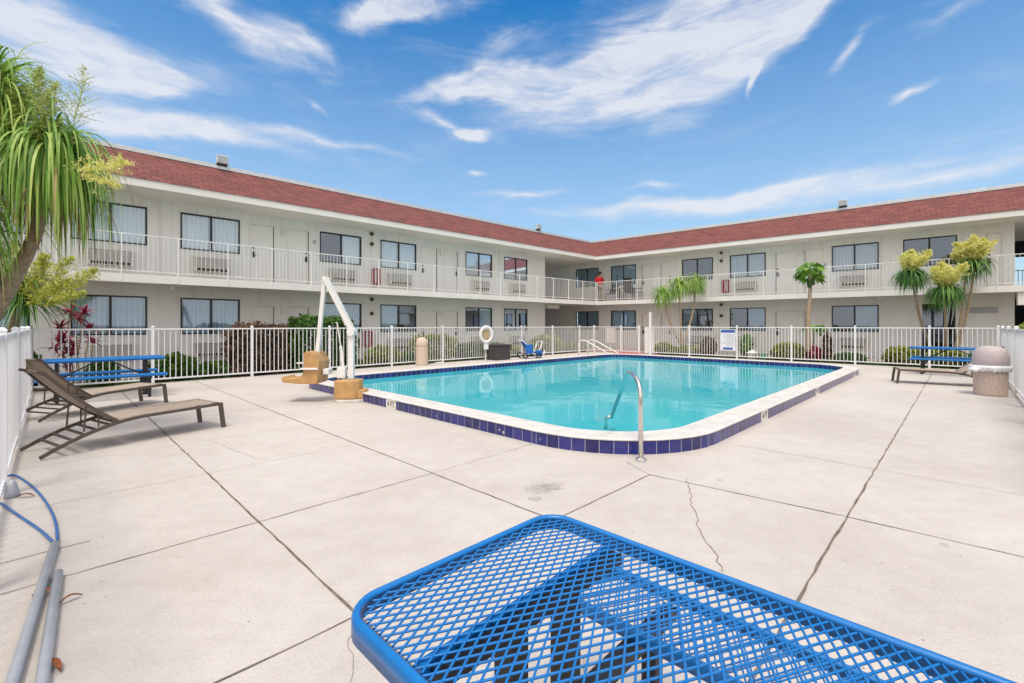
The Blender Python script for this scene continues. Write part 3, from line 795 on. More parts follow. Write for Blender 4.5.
def extinguisher(M, px, zb, lab):
    x = tpx(M,px); Mx = Matrix.Translation(C0) @ M @ Matrix.Translation((x,B-.11,zb))
    r_ = thing('extinguisher_cabinet', lab, 'cabinet', Mx, 'red extinguisher cabinets on the walls')
    build('case', MB().box(-.15,.15,-.1,.1,0,.62), MT['red'], r_)
    build('window_panel', MB().box(.02,.12,-.108,-.101,.06,.56), MT['louver'], r_)
extinguisher(ML, 375, 3.02, 'red extinguisher cabinet on the upper balcony wall of the left wing')
extinguisher(ML, 366.5, .55, 'red extinguisher cabinet at ground level behind the fence, left wing')
extinguisher(MR, 726, 3.02, 'red extinguisher cabinet on the upper balcony wall of the right wing')
# lamp glowing in the room behind the lower left wing window
x = tpx(ML,473); Mx = Matrix.Translation(C0) @ ML @ Matrix.Translation((x,B+1.1,0))
lp = thing('table_lamp', 'small lit lamp inside the lower room with half open curtain', 'lamp', Mx)
m, t, b = nt('lit_shade'); b.inputs['Base Color'].default_value = (.8,.35,.1,1); b.inputs['Emission Color'].default_value = (1,.42,.12,1); b.inputs['Emission Strength'].default_value = 1.3
t.links.new(ramp(t, noise(t,3,2), [(0,(.8,.35,.1)),(1,(.8,.4,.15))]), b.inputs['Base Color'])
build('shade', MB().lathe([(.20,1.55),(.13,1.85)],n=20), m, lp); build('base', MB().lathe([(.1,.75),(.04,.8),(.03,1.55)],n=14), MT['brown'], lp)
build('nightstand', MB().box(-.25,.25,-.2,.2,0,.75), MT['interior'], lp)

# ---------------------------------------------------------------- picnic tables
def clip_line(p, d, hw, hh, r_):
    # clip infinite line to rectangle, then trim at rounded corners
    t0, t1 = -1e9, 1e9
    for k, h_ in ((0,hw),(1,hh)):
        if abs(d[k]) < 1e-9:
            if abs(p[k]) > h_: return None
            continue
        a = (-h_-p[k])/d[k]; b_ = (h_-p[k])/d[k]
        if a > b_: a, b_ = b_, a
        t0 = max(t0,a); t1 = min(t1,b_)
    if t1-t0 < .01: return None
    def inside(t_):
        x = abs(p[0]+d[0]*t_); y = abs(p[1]+d[1]*t_)
        if x > hw-r_ and y > hh-r_: return math.hypot(x-hw+r_, y-hh+r_) <= r_
        return True
    st = (t1-t0)/200
    while t0 < t1 and not inside(t0): t0 += st
    while t1 > t0 and not inside(t1): t1 -= st
    return (t0,t1) if t1-t0 > .01 else None
def expanded_mesh(hw, hh, z, r_, a=.048, b_=.0253, w=.0027):
    mb = MB(); 
    for sgn in (1,-1):
        d = Vector((a, sgn*b_, 0)).normalized()
        n = int((2*hh + 2*hw*b_/a)/b_)+4
        for k in range(-n, n):
            p = (0, k*b_)
            c = clip_line(p, (d.x,d.y), hw, hh, r_)
            if not c: continue
            p0 = Vector((d.x*c[0], p[1]+d.y*c[0], z+.0006*sgn)); p1 = Vector((d.x*c[1], p[1]+d.y*c[1], z+.0006*sgn))
            mb.tube([p0,p1], w, n=6, cap=False)
    return mb
def rim(hw, hh, z0, z1, r_, th=.012):
    mb = MB(); n = 8; rings = []
    for (o, z) in ((0,z0),(0,z1-.010),(-.003,z1-.004),(-.007,z1),(-.014,z1),(-.019,z1-.004),(-.021,z1-.012),(-.008,z1-.014),(-.008,z0)):
        pts = rrect(-hw-o,hw+o,-hh-o,hh+o,(r_+o,)*4,n); rings.append([(p[0],p[1],z) for p in pts])
    m_ = len(rings[0]); vs = [p for q in rings for p in q]; fs = []
    for i in range(len(rings)):
        j = (i+1)%len(rings)
        for k in range(m_): l = (k+1)%m_; fs.append((i*m_+k,i*m_+l,j*m_+l,j*m_+k))
    return mb.add(vs, fs)
def make_table(label, M):
    r_ = thing('picnic_table', label, 'picnic table', M, 'blue mesh picnic tables')
    # local: x = table width direction, y = long axis
    top = build('tabletop', expanded_mesh(.355,.90,.752,.075), MT['blue'], r_, smooth=True, recalc=False)
    build('rim', rim(.38,.925,.712,.762,.095), MT['blue'], top, smooth=True)
    for s_ in (-1,1):
        M2 = Matrix.Translation((s_*.58,0,0)); mb = expanded_mesh(.125,.90,.448,.05); mb.v = [tuple(M2 @ Vector(p)) for p in mb.v]
        bch = build('bench', mb, MT['blue'], r_, smooth=True, recalc=False)
        mb = rim(.145,.915,.412,.456,.07); mb.v = [tuple(M2 @ Vector(p)) for p in mb.v]
        build('rim', mb, MT['blue'], bch, smooth=True)
    for e in (-1,1):
        y = e*.64
        mb = MB(); mb.bar((-.34,y+.016,.728),(.34,y+.016,.728),.022,.032); build('top_support', mb, MT['blue'], r_); build('cross_brace', MB().bar((-.32,y-.016,.724),(.32,y-.016,.724),.036,.03), MT['black'], r_)
        mb = MB(); mb.bar((-.70,y,.392),(.70,y,.392),.05,.04); build('bench_support', mb, MT['black'], r_)
        for s_ in (-1,1):
            mb = MB(); mb.bar((s_*.10,y,.0),(s_*.10,y,.708),.055,.055,(0,1,0)); mb.box(s_*.10-.05,s_*.10+.05,y-.05,y+.05,.0,.012); build('leg', mb, MT['black'], r_)
            mb = MB(); mb.bar((s_*.565,y,.0),(s_*.565,y,.372),.05,.05,(0,1,0)); build('leg', mb, MT['black'], r_)
        mb = MB(); mb.tube([(0,e*.60,.40),(0,e*.10,.70)],.014,8); build('brace', mb, MT['black'], r_)
    return r_
tb = make_table('blue mesh picnic table close up at the bottom of the photo', DM(.838,.09))
dup(tb, DM(.72,11.85,R(-90)), 'blue picnic table behind the two brown loungers, at the left fence')
dup(tb, DM(17.95,.15,0), 'blue picnic table in the right corner behind the domed bin')

# ---------------------------------------------------------------- loungers
def make_lounger(label, M, back=44.5):
    # local: x from head-end foot (0) to foot end (1.78), y across .64
    r_ = thing('chaise_lounge', label, 'lounge chair', M, 'brown sling chaise lounges')
    def arch(x):   # rail height
        s_ = max(0,min(1,x/.95)); return .025 + .285*math.sin(s_*math.pi/2)**.9 + (.02*(x-.95) if x > .95 else 0)
    for y in (0,.62):
        pts = [(x,y,arch(x)) for x in [k*.1 for k in range(0,18)]] + [(1.76,y,arch(1.76))]
        mb = MB()
        for a, b_ in zip(pts[:-1], pts[1:]): mb.bar(a, (b_[0]+.006,b_[1],b_[2]), .022, .036)
        build('side_rail', mb, MT['frame'], r_)
        mb = MB(); mb.bar((1.76,y,arch(1.76)+.015),(1.80,y,0),.03,.05,(1,0,0)); build('leg', mb, MT['frame'], r_)
    mb = MB()
    for x in (.16,.26,.36,.46,.58): mb.bar((x,.01,arch(x)),(x,.61,arch(x)),.028,.018)
    build('rung_rack', mb, MT['frame'], r_)
    mb = MB(); mb.bar((1.76,.01,arch(1.76)),(1.76,.61,arch(1.76)),.03,.03); build('cross_bar', MB().bar((.66,.01,.27),(.66,.61,.27),.025,.025), MT['frame'], r_); build('cross_bar', mb, MT['frame'], r_)
    mb = MB(); n = 16; vs = []
    for i in range(n+1):
        x = .68+1.07*i/n
        for j in range(7):
            y = .035+.55*j/6; vs.append((x,y,arch(x)+.018-.028*math.sin(math.pi*j/6)*math.sin(math.pi*i/n)))
    mb.add(vs, [(i*7+j,i*7+j+1,(i+1)*7+j+1,(i+1)*7+j) for i in range(n) for j in range(6)])
    o = build('seat_sling', mb, MT['sling'], r_, smooth=True, recalc=False); o.modifiers.new('thick','SOLIDIFY').thickness = .006
    # back
    px_, pz = .66, .285; ca, sa = math.cos(R(back)), math.sin(R(back))
    def bp(s_, y, off=0): 
        cur = .05*math.sin(math.pi*s_/.88)
        return (px_-s_*ca+off*sa + cur*sa*-.6, y, pz+s_*sa+off*ca - cur*ca*.6)
    for y in (.02,.60):
        mb = MB(); P = [bp(.88*k/9,y) for k in range(10)] 
        P.append((P[-1][0]-.05,y,P[-1][2]+.012))
        for a, b_ in zip(P[:-1],P[1:]): mb.bar(a,b_,.022,.030)
        build('back_frame', mb, MT['frame'], r_)
    mb = MB(); vs = []
    for i in range(n+1):
        for j in range(7):
            y = .035+.55*j/6; s_ = .88*i/n; vs.append(bp(s_, y, .012-.03*math.sin(math.pi*j/6)*math.sin(math.pi*i/n)))
    mb.add(vs, [(i*7+j,i*7+j+1,(i+1)*7+j+1,(i+1)*7+j) for i in range(n) for j in range(6)])
    o = build('back_sling', mb, MT['sling'], r_, smooth=True, recalc=False); o.modifiers.new('thick','SOLIDIFY').thickness = .006
    for y in (.05,.57):
        mb = MB(); q = bp(.36,y); mb.tube([q,(q[0]-.02,y,arch(q[0])+.02)],.009,6); q = bp(.22,y); mb.tube([q,(q[0]+.0,y,arch(q[0])+.02)],.008,6)
        build('prop_bar', mb, MT['frame'], r_)
    mb = MB(); q = bp(.86,.3); mb.bar((q[0],.02,q[2]),(q[0],.60,q[2]),.028,.028); build('top_bar', mb, MT['frame'], r_)
    return r_
def lounger_M(h, f):     # head near-foot and foot near-foot ground points
    h = Vector(h); f = Vector(f); a = math.atan2(f.y-h.y, f.x-h.x); p = D(h.x,h.y); return TR(p.x,p.y,0,DANG+a)
l1 = make_lounger('nearest brown sling lounge chair, raised back towards the left fence', lounger_M((-.08,6.75),(1.62,7.18)))
dup(l1, lounger_M((-.12,9.35),(1.62,10.28)), 'second brown lounge chair, between the nearest one and the left picnic table')
dup(l1, TR(11.1,10.5,0,math.atan2(.527,-.85)), 'brown lounge chair at the right, half hidden by the domed bin')

# ---------------------------------------------------------------- pool lift
pb = G(349,401); PLM = TR(pb.x, pb.y, 0, 0)
pl = thing('pool_lift', 'white and ochre pool lift with hanging seat by the left corner of the pool', 'pool lift', PLM)
Yb = pb.y
def PX(px, py, Y): return ((px-CX)/F*Y - pb.x, Y-pb.y, H-(py-HY)*Y/F)
mb = MB(); mb.prism([(-.22,-.17),(.13,-.17),(.22,-.08),(.22,.17),(-.13,.19),(-.22,.12)], .05, .40); build('base_cover', mb, MT['ochre'], pl, bevel=.03)
mb = MB(); mb.prism([(-.16,-.20),(.20,-.17),(.36,-.05),(.34,.2),(-.18,.2)], .0, .05); build('foot_plate', mb, MT['coping'], pl, bevel=.01)
mb = MB(); mb.prism([(.2,-.12),(.33,-.08),(.33,.12),(.2,.14)], .05, .22); build('side_cover', mb, MT['ochre'], pl, bevel=.02)
mast = PX(352,332,Yb); apex = PX(325.5,278,Yb); seatp = PX(316,353,Yb)
mb = MB(); mb.bar((.045,0,.39),(.045,0,mast[2]+.02),.10,.10,(0,1,0)); build('mast', mb, MT['white'], pl, bevel=.01)
mb = MB(); mb.box(-.10,.12,-.08,.08,.40,.425); build('mast_collar', mb, MT['steel'], pl)
for y_ in (-.05,.05): build('lift_arm', MB().bar((mast[0]+.03,y_,mast[2]-.02),(apex[0],y_,apex[2]),.085,.035,(0,1,0)), MT['white'], pl, bevel=.006)
mb = MB(); mb.bar((mast[0]-.10,0,mast[2]+.12),(apex[0]+.04,0,apex[2]-.02),.05,.05,(0,1,0))
build('arm_link', mb, MT['white'], pl, bevel=.006)
mb = MB(); mb.lathe([(.07,-.09),(.07,.09)],(0,0,0),16); Mx = Matrix.Translation(mast) @ Matrix.Rotation(R(90),4,'X'); mb.v = [tuple(Mx@Vector(p)) for p in mb.v]; build('pivot', mb, MT['white'], pl, smooth=False)
mb = MB(); mb.bar((apex[0]-.01,0,apex[2]+.02),(seatp[0]+.02,0,seatp[2]-.1),.07,.07,(0,1,0)); build('drop_arm', mb, MT['white'], pl, bevel=.006)
a1 = PX(337,322,Yb); a2 = PX(344.5,370,Yb)
mb = MB(); mb.tube([a1,(a1[0]+(a2[0]-a1[0])*.55,0,a1[2]+(a2[2]-a1[2])*.55)],.012,8); mb.tube([(a1[0]+(a2[0]-a1[0])*.5,0,a1[2]+(a2[2]-a1[2])*.5),(a2[0]-.02,0,a2[2]-.0)],.028,10); build('actuator_mount', MB().box(a2[0]-.12,a2[0]+.03,-.06,.06,.426,.62), MT['white'], pl, bevel=.006)
build('actuator', mb, MT['white'], pl)
# seat, facing left
sx = seatp[0]-.03
def arcp(pts, y0, y1):
    mb = MB(); n_ = len(pts); vs = [(x,y0,z) for x,z in pts]+[(x,y1,z) for x,z in pts]
    mb.add(vs, [tuple(range(n_)), tuple(range(2*n_-1,n_-1,-1))]+[(i,(i+1)%n_,n_+(i+1)%n_,n_+i) for i in range(n_)]); return mb
sb = arcp([(sx+.14,.34),(sx+.16,.42),(sx+.17,.55),(sx+.19,.74),(sx+.12,.87),(sx+.06,.92),(sx-.06,.925),(sx-.10,.88),(sx-.09,.64),(sx-.11,.52),(sx-.16,.46),(sx-.44,.43),(sx-.475,.47),(sx-.50,.46),(sx-.47,.37),(sx-.2,.345)], -.24,.24)
build('seat', sb, MT['ochre'], pl, bevel=.03, seg=3)
build('armrest', MB().box(sx-.13,sx+.18,-.29,-.25,.60,.635), MT['white'], pl, bevel=.008); build('armrest', MB().box(sx-.45,sx+.18,.25,.29,.66,.69), MT['white'], pl, bevel=.008)
mb = MB(); mb.box(sx+.19,sx+.30,-.1,.1,.5,.60); build('seat_mount', mb, MT['white'], pl, bevel=.01)

# ---------------------------------------------------------------- handrails
def smooth_path(P, rad=.12, n=6):
    P = [Vector(p) for p in P]; out = [P[0]]
    for i in range(1,len(P)-1):
        a, b_, c = P[i-1], P[i], P[i+1]; r1 = min(rad,(b_-a).length/2,(c-b_).length/2)
        p0 = b_ + (a-b_).normalized()*r1; p2 = b_ + (c-b_).normalized()*r1
        for k in range(n+1):
            s_ = k/n; out.append(p0*(1-s_)**2 + b_*2*s_*(1-s_) + p2*s_**2)
    out.append(P[-1]); return out
hb = G(641,461); hr = thing('pool_handrail', 'stainless steel handrail curving over the near corner of the pool', 'handrail', TR(hb.x,hb.y))
P = [(0,0,0),(-.002,.02,.80),(-.02,.42,.90),(-.03,1.25,.20)]
e_ = Vector((-.03,1.25,.20))
q = smooth_path(P,.16,7)
build('tube', MB().tube(q,.024,12), MT['steel'], hr, smooth=True)
build('end_bracket', MB().tube(smooth_path([(-.03,1.25,.20),(-.09,1.29,.19),(-.10,1.30,.04)],.03,3),.022,10), MT['steel'], hr, smooth=True)
build('base_flange', MB().lathe([(.055,0),(.055,.02),(.03,.035)],n=20), MT['steel'], hr)
hb = D(17.5,12.85); lr = thing('pool_ladder_rail', 'pair of pale handrails at the far corner of the pool', 'handrail', TR(hb.x,hb.y,0,0))
for dx, dy in ((0,0),(.5,.35)):
    P = [(dx,dy,0),(dx+.0,dy,.64),(dx+.25,dy-.2,.70),(dx+1.15,dy-1.35,.12)]
    build('rail', MB().tube(smooth_path(P,.15,5),.028,8), MT['trim'], lr, smooth=True)

# ---------------------------------------------------------------- bins, box, wheelchair, ring
p = G(1001,396.5); bn_ = thing('litter_bin', 'large rose domed litter bin with white liner at the right fence', 'bin', TR(p.x,p.y+.2))
build('body', MB().lathe([(.225,0),(.245,.02),(.250,.52),(.235,.54)],n=36), MT['pebble'], bn_, smooth=False)
build('dome_lid', MB().lathe([(.262,.60),(.272,.62),(.272,.70),(.262,.80),(.235,.88),(.19,.94),(.12,.975),(.03,.985)],n=36), MT['domeplastic'], bn_, smooth=True)
mb = MB(); n = 72; vs = []
rg = random.Random(4)
for k in range(n):
    a = 2*math.pi*k/n
    for r_, z in ((.24,.60),(.285+.02*rg.random(),.595),(.30+.03*rg.random(),.55+.02*rg.random()),(.275+.02*rg.random(),.47+.03*rg.random())):
        vs.append((r_*math.cos(a), r_*math.sin(a), z))
mb.add(vs, [(k*4+j,((k+1)%n)*4+j,((k+1)%n)*4+j+1,k*4+j+1) for k in range(n) for j in range(3)])
build('bag_liner', mb, MT['bag'], bn_, smooth=True)
mb = MB(); rg = random.Random(9); vs=[]
for i in range(9):
    for j in range(7):
        vs.append((-.22-.17*i/8, -.1+.2*j/6+rg.uniform(-.01,.01), .60-.07*(i/8)**2+rg.uniform(-.02,.02)-.09*abs(j/6-.5)))
mb.add(vs, [(i*7+j,i*7+j+1,(i+1)*7+j+1,(i+1)*7+j) for i in range(8) for j in range(6)])
o = build('bag_flap', mb, MT['bag'], bn_, smooth=True, recalc=False); o.modifiers.new('t','SOLIDIFY').thickness=.05
p = G(421,365.5); b2_ = thing('litter_bin', 'tall pale stone bin with rounded top in front of the far fence', 'bin', TR(p.x,p.y+.15))
build('body', MB().lathe([(.205,0),(.215,.03),(.215,.62),(.20,.64)],n=32), MT['pebble2'], b2_)
build('dome_lid', MB().lathe([(.205,.645),(.212,.67),(.205,.82),(.16,.92),(.08,.965),(.02,.97)],n=32), MT['pebble2'], b2_, smooth=True)
p = G(499,359.5); db = thing('deck_box', 'dark charcoal deck storage box by the far fence', 'storage box', TR(p.x,p.y-.1,0,DANG))
build('body', MB().tbox(0,0,0,.55,.78,.5,.84,.56), MT['boxplastic'], db, bevel=.015)
build('lid', MB().box(-.44,.44,-.30,.30,.56,.62), MT['boxplastic'], db, bevel=.015)
# life ring
p = D(onL(485.3,13.55),13.52); lrg = thing('life_ring', 'white life ring with tan centre hung on the far fence', 'life ring', TR(p.x,p.y,0,DANG-R(25)))
mb = MB(); mb.tube([(.24*math.cos(2*math.pi*k/28),-.06,1.02+.30*math.sin(2*math.pi*k/28)) for k in range(28)],.062,10,closed=True); build('ring', mb, MT['white'], lrg, smooth=True)
mb = MB(); mb.box(-.13,.13,-.05,-.02,.84,1.2); build('backing', mb, MT['tan'], lrg, bevel=.03)
mb = MB(); mb.box(-.10,.10,-.08,-.03,.42,.72); build('rope_bag', mb, MT['signwhite'], lrg, bevel=.03)
mb = MB(); mb.tube([(0,0,0),(0,0,.9)],.02,8); build('stand', mb, MT['white'], lrg)
# blue beach wheelchair
p = D(onL(529,13.0),13.0); wc = thing('pool_wheelchair', 'white framed pool wheelchair with blue mesh seat by the far fence', 'wheelchair', TR(p.x,p.y,0,R(20)) @ Matrix.Scale(.98,4))
mb = MB()
for y in (-.26,.26):
    mb.tube(smooth_path([(-.45,y,.78),(-.30,y,.70),(.0,y,.25),(.45,y,.08)],.08,4),.022,8)
    mb.tube(smooth_path([(.52,y,.72),(.30,y,.15),(.55,y,.05),(.62,y,.35)],.06,4),.022,8); mb.tube([(-.3,y,.05),(.3,y,.05)],.022,8); mb.tube([(-.3,y,.05),(-.12,y,.43)],.022,8)
for x,z in ((-.45,.78),(0,.25),(.45,.08),(.52,.72),(-.3,.05)): mb.tube([(x,-.26,z),(x,.26,z)],.02,8)
build('frame', mb, MT['white'], wc, smooth=True)
mb = MB(); vs=[]
for i,(x,z) in enumerate(((-.30,.70),(-.22,.56),(-.08,.36),(.08,.25),(.3,.2),(.45,.12))):
    for y in (-.24,0,.24): vs.append((x,y,z-.03*(y==0)+.03))
mb.add(vs, [(i*3+j,i*3+j+1,(i+1)*3+j+1,(i+1)*3+j) for i in range(5) for j in range(2)])
o = build('seat_sling', mb, MT['bluefab'], wc, smooth=True, recalc=False); o.modifiers.new('t','SOLIDIFY').thickness = .03
build('side_panel', MB().box(-.28,.05,-.30,-.27,.20,.60), MT['bluefab'], wc, bevel=.02); mb = MB(); mb.box(.2,.5,-.30,-.27,.10,.35); build('side_panel', mb, MT['bluefab'], wc, bevel=.02)
for x in (-.3,.32):
    for y in (-.33,.33):
        mb = MB(); mb.tube([(x+.10*math.cos(2*math.pi*k/16),y,.12+.10*math.sin(2*math.pi*k/16)) for k in range(16)],.025,8,closed=True); build('wheel', mb, MT['black'], wc, smooth=True)
# signs on the fence
p = D(19.96, onR(728.5,20)); sg = thing('rules_sign', 'white pool rules sign with blue heading on the right wing fence', 'sign', DM(19.93,onR(728.5,20),R(90)))
build('panel', MB().box(-.30,.30,-.0,.012,.33,1.22), MT['signwhite'], sg)
mb = MB(); mb.box(-.28,.28,.013,.017,1.08,1.20); build('footer', MB().box(-.20,.20,.013,.017,.37,.46), MT['signblue'], sg); build('heading', mb, MT['signblue'], sg)
mb = MB(); rg = random.Random(2)
for k in range(11): mb.box(-.26+.0,.26-.2*rg.random(),.013,.016,.52+.048*k,.52+.048*k+.012)
build('lettering', mb, MT['louver'], sg)
sg = thing('notice_board', 'blank cream notice board near the far gate', 'sign', DM(onL(610,13.66),13.6))
build('panel', MB().box(-.45,.45,-.01,.01,.42,1.25), MT['trim'], sg)
build('post', MB().box(-.02,.02,.012,.04,0,1.2), MT['whitegrey'], sg)
# small white lantern in the planting
pv = onR(752,20.7); ln = thing('garden_lantern', 'small white house shaped lantern in the planting behind the fence', 'ornament', DM(20.7,pv))
build('body', MB().box(-.13,.13,-.13,.13,-.05,.22), MT['white'], ln); build('roof', MB().tbox(0,0,.221,.36,.36,.36,.05,.05), MT['white'], ln)
pv = onR(763,20.6); o = tag(build('plant_pot', MB(DM(20.6,pv)).lathe([(.12,-.05),(.16,.2),(.17,.22)],n=18), MT['green_plastic']), 'green pot standing beside the white lantern', 'pot')
p = G(439.5,363.5); o = tag(build('skimmer_lid', MB(TR(p.x,p.y,0,DANG)).box(-.14,.14,-.1,.1,.0,.05), MT['white'], bevel=.01), 'small white block on the deck right of the pale stone bin', 'block')

# ---------------------------------------------------------------- pipes, cord, debris
r_ = .022
a, b_ = G(55,548), G(12,690); a.z = b_.z = r_+.002; d = (b_-a); 
o = tag(build('pvc_pipe', MB().tube([a, a+d*1.5], r_, 14), MT['pvc'], smooth=True), 'longer grey pipe with the blue cord entering its end', 'pipe')
a2_, b2 = G(58.5,577), G(42,690); a2_.z = b2.z = r_+.002
o = tag(build('pvc_pipe', MB().tube([a2_, a2_+(b2-a2_)*1.6], r_*.95, 14), MT['pvc'], smooth=True), 'shorter grey pipe, lying on the deck to the right of the corded one', 'pipe')
def g3(px,py,z=.01): return G(px,py,z)
def spline(P, n=8):
    P = [Vector(p) for p in P]; out = []
    for i in range(len(P)-1):
        p0 = P[max(i-1,0)]; p1 = P[i]; p2 = P[i+1]; p3 = P[min(i+2,len(P)-1)]
        for k in range(n):
            t_ = k/n; out.append(.5*((2*p1)+(-p0+p2)*t_+(2*p0-5*p1+4*p2-p3)*t_**2+(-p0+3*p1-3*p2+p3)*t_**3))
    out.append(P[-1]); return out
c1 = spline([a+Vector((0,0,.0)), g3(57.5,540,.02), g3(55,520), g3(46,502), g3(33,487), g3(17,476), g3(8,475.5), g3(-4,479), g3(-30,492), g3(-34,498), g3(-12,500), g3(0,503), g3(18,515), g3(40,530), g3(52,541,.02), a])
o = tag(build('blue_cord', MB().tube(c1, .0085, 8), MT['cord'], smooth=True), 'loop of blue cord running out of the grey pipe at the lower left', 'cord')
cn = G(12,497); o = tag(build('hose_fitting', MB(TR(cn.x,cn.y)).lathe([(.05,0),(.045,.03),(.03,.10),(.012,.14)],n=14), MT['pvc'], smooth=True), 'small grey cone fitting at the foot of the left fence', 'fitting')
def deadleaf(px, py, L, ang, lab, curl=.02):
    p = G(px,py); mb = MB(TR(p.x,p.y,.004,ang)); vs = []
    for i in range(9):
        s_ = i/8; w = L*.09*math.sin(math.pi*min(1,s_*.95+.05))**.7+.001
        z = .004+curl*math.sin(math.pi*s_)
        vs += [(s_*L,-w+.03*math.sin(3*s_)*L,z+.006),(s_*L,.03*math.sin(3*s_)*L,z),(s_*L,w+.03*math.sin(3*s_)*L,z+.006)]
    mb.add(vs, [(3*i+j,3*i+j+1,3*i+j+4,3*i+j+3) for i in range(8) for j in range(2)])
    tag(build('dead_leaf', mb, MT['rust'], recalc=False), lab, 'leaf', 'dead leaves lying by the grey pipes')
deadleaf(32,598,.10,R(20),'brown dead leaf between the two grey pipes'); deadleaf(59,606,.09,R(60),'rust brown dead leaf right of the shorter pipe')
deadleaf(49,662,.13,R(-30),'curled orange dead leaf at the bottom beside the shorter pipe',.012); deadleaf(16,498,.14,R(5),'dead leaf tip beside the grey cone fitting')

# ---------------------------------------------------------------- person and balcony furniture
def place_R(px, o): x = tpx(MR,px,o); q = C0 + MR.to_3x3() @ Vector((x,o,0)); return q
q = place_R(599.5,.42)
pr = thing('person', 'person in red shirt and dark cap standing at the upper balcony rail', 'person', TR(q.x,q.y,2.755,R(15)))
def skin(name, pts, edges, rad, mat, parent, root=0, sub=1):
    me = bpy.data.meshes.new(name); me.from_pydata(pts, edges, []); o = bpy.data.objects.new(name, me); link(o, parent)
    me.materials.append(mat)
    o.modifiers.new('skin','SKIN'); 
    for i, v in enumerate(me.skin_vertices[0].data): v.radius = (rad[i] if isinstance(rad[i],tuple) else (rad[i],rad[i])); v.use_root = (i == root)
    s_ = o.modifiers.new('sub','SUBSURF'); s_.levels = s_.render_levels = sub
    for p_ in me.polygons: p_.use_smooth = True
    o.modifiers['skin'].use_smooth_shade = True
    return o
# body faces -y (towards the courtyard); 1.66 m tall
bp_ = [(0,0,.90),(0,.01,1.05),(0,.0,1.22),(0,0,1.36),(0,-.01,1.43),(0,-.02,1.50),(0,-.03,1.58),(0,-.02,1.65),
 (.17,0,1.34),(.22,-.05,1.10),(.16,-.24,1.02),(.13,-.32,1.02),(-.17,0,1.34),(-.24,-.02,1.08),(-.26,-.12,.86),(-.26,-.15,.78),
 (.09,0,.86),(.10,-.01,.48),(.10,.03,.09),(.11,-.10,.03),(-.09,0,.86),(-.11,.01,.48),(-.12,.04,.09),(-.13,-.09,.03)]
ed = [(0,1),(1,2),(2,3),(3,4),(4,5),(5,6),(6,7),(3,8),(8,9),(9,10),(10,11),(3,12),(12,13),(13,14),(14,15),(0,16),(16,17),(17,18),(18,19),(0,20),(20,21),(21,22),(22,23)]
ra = [(.15,.11),(.14,.10),(.16,.11),(.13,.09),.055,.06,.088,.06,.058,.043,.033,.04,.058,.043,.033,.04,.085,.058,.042,.035,.085,.058,.042,.035]
body = skin('body', bp_, ed, ra, MT['skin'], pr, 0, 2)
hip = [0,1,2,3,8,9,12,13]
sp_ = [bp_[i] for i in (0,1,2,3,4,8,9,12,13)]
skin('shirt', sp_, [(0,1),(1,2),(2,3),(3,4),(3,5),(5,6),(3,7),(7,8)], [(.175,.13),(.165,.125),(.18,.135),(.155,.11),.07,.08,.06,.08,.06], MT['shirt'], pr, 0, 2)
tp_ = [bp_[i] for i in (0,16,17,18,20,21,22)]
skin('trousers', tp_, [(0,1),(1,2),(2,3),(0,4),(4,5),(5,6)], [(.165,.12),.105,.078,.062,.105,.078,.062], MT['trouser'], pr, 0, 2)
build('cap', MB().lathe([(.102,1.60),(.105,1.63),(.09,1.69),(.05,1.72),(.01,1.725)],(0,-.025,0),20), MT['hat'], pr, smooth=True)
build('cap_brim', MB().prism([(-.07,-.10),(.07,-.10),(.06,-.19),(0,-.215),(-.06,-.19)],1.60,1.612), MT['hat'], pr)
build('shoe', MB().box(.06,.16,-.19,.08,0,.07), MT['hat'], pr, bevel=.02); build('shoe', MB().box(-.18,-.08,-.18,.09,0,.07), MT['hat'], pr, bevel=.02)
for s_ in (-1,1): build('eye', MB().lathe([(.004,-.012),(.012,0),(.004,.012)],(s_*.032,-.112,1.575),8), MT['ink'], pr)
build('nose', MB().tbox(0,-.122,1.535,1.575,.03,.03,.012,.012), MT['skin'], pr)
def chair(px, o, rot, lab, h=.95, seatmat='black'):
    q = place_R(px,o); c = thing('patio_chair', lab, 'chair', TR(q.x,q.y,2.752,rot), 'dark patio chairs on the corner balcony')
    for s_ in (-1,1):
        for f_ in (-1,1):
            mb = MB(); mb.bar((s_*.24,f_*.22,0),(s_*.23,f_*.20,.44 if f_<0 else h*.72),.03,.03,(0,1,0)); build('leg', mb, MT['black'], c)
        mb = MB(); mb.bar((s_*.26,-.24,.64),(s_*.26,.24,.66),.04,.025); build('armrest', mb, MT['black'], c)
    build('seat', MB().box(-.23,.23,-.24,.22,.42,.455), MT[seatmat], c, bevel=.01)
    mb = MB(); mb.bar((0,.22,.46),(0,.32,h),.46,.03,(0,1,0)); mb = MB(); mb.add([(-.23,.22,.47),(.23,.22,.47),(.23,.34,h),(-.23,.34,h),(-.23,.25,.47),(.23,.25,.47),(.23,.37,h),(-.23,.37,h)],[(0,1,2,3),(7,6,5,4),(0,4,5,1),(1,5,6,2),(2,6,7,3),(3,7,4,0)])
    build('backrest', mb, MT[seatmat], c)
chair(611.5,.75,R(200),'dark patio chair between the person and the balcony table')
chair(629,.85,R(150),'high backed dark chair at the middle of the corner balcony', 1.25, 'black')
chair(637,.60,R(60),'dark chair at the right end of the balcony group')
q = place_R(619.5,.7); c = thing('patio_table', 'small round pale table on the corner balcony', 'table', TR(q.x,q.y,2.752))
build('top', MB().lathe([(.36,.70),(.37,.71),(.37,.73)],n=24), MT['louver'], c)
build('leg', MB().tube([(0,0,.02),(0,0,.70)],.03,8), MT['black'], c); build('base', MB().lathe([(.25,0),(.25,.02),(.05,.05)],n=20), MT['black'], c)

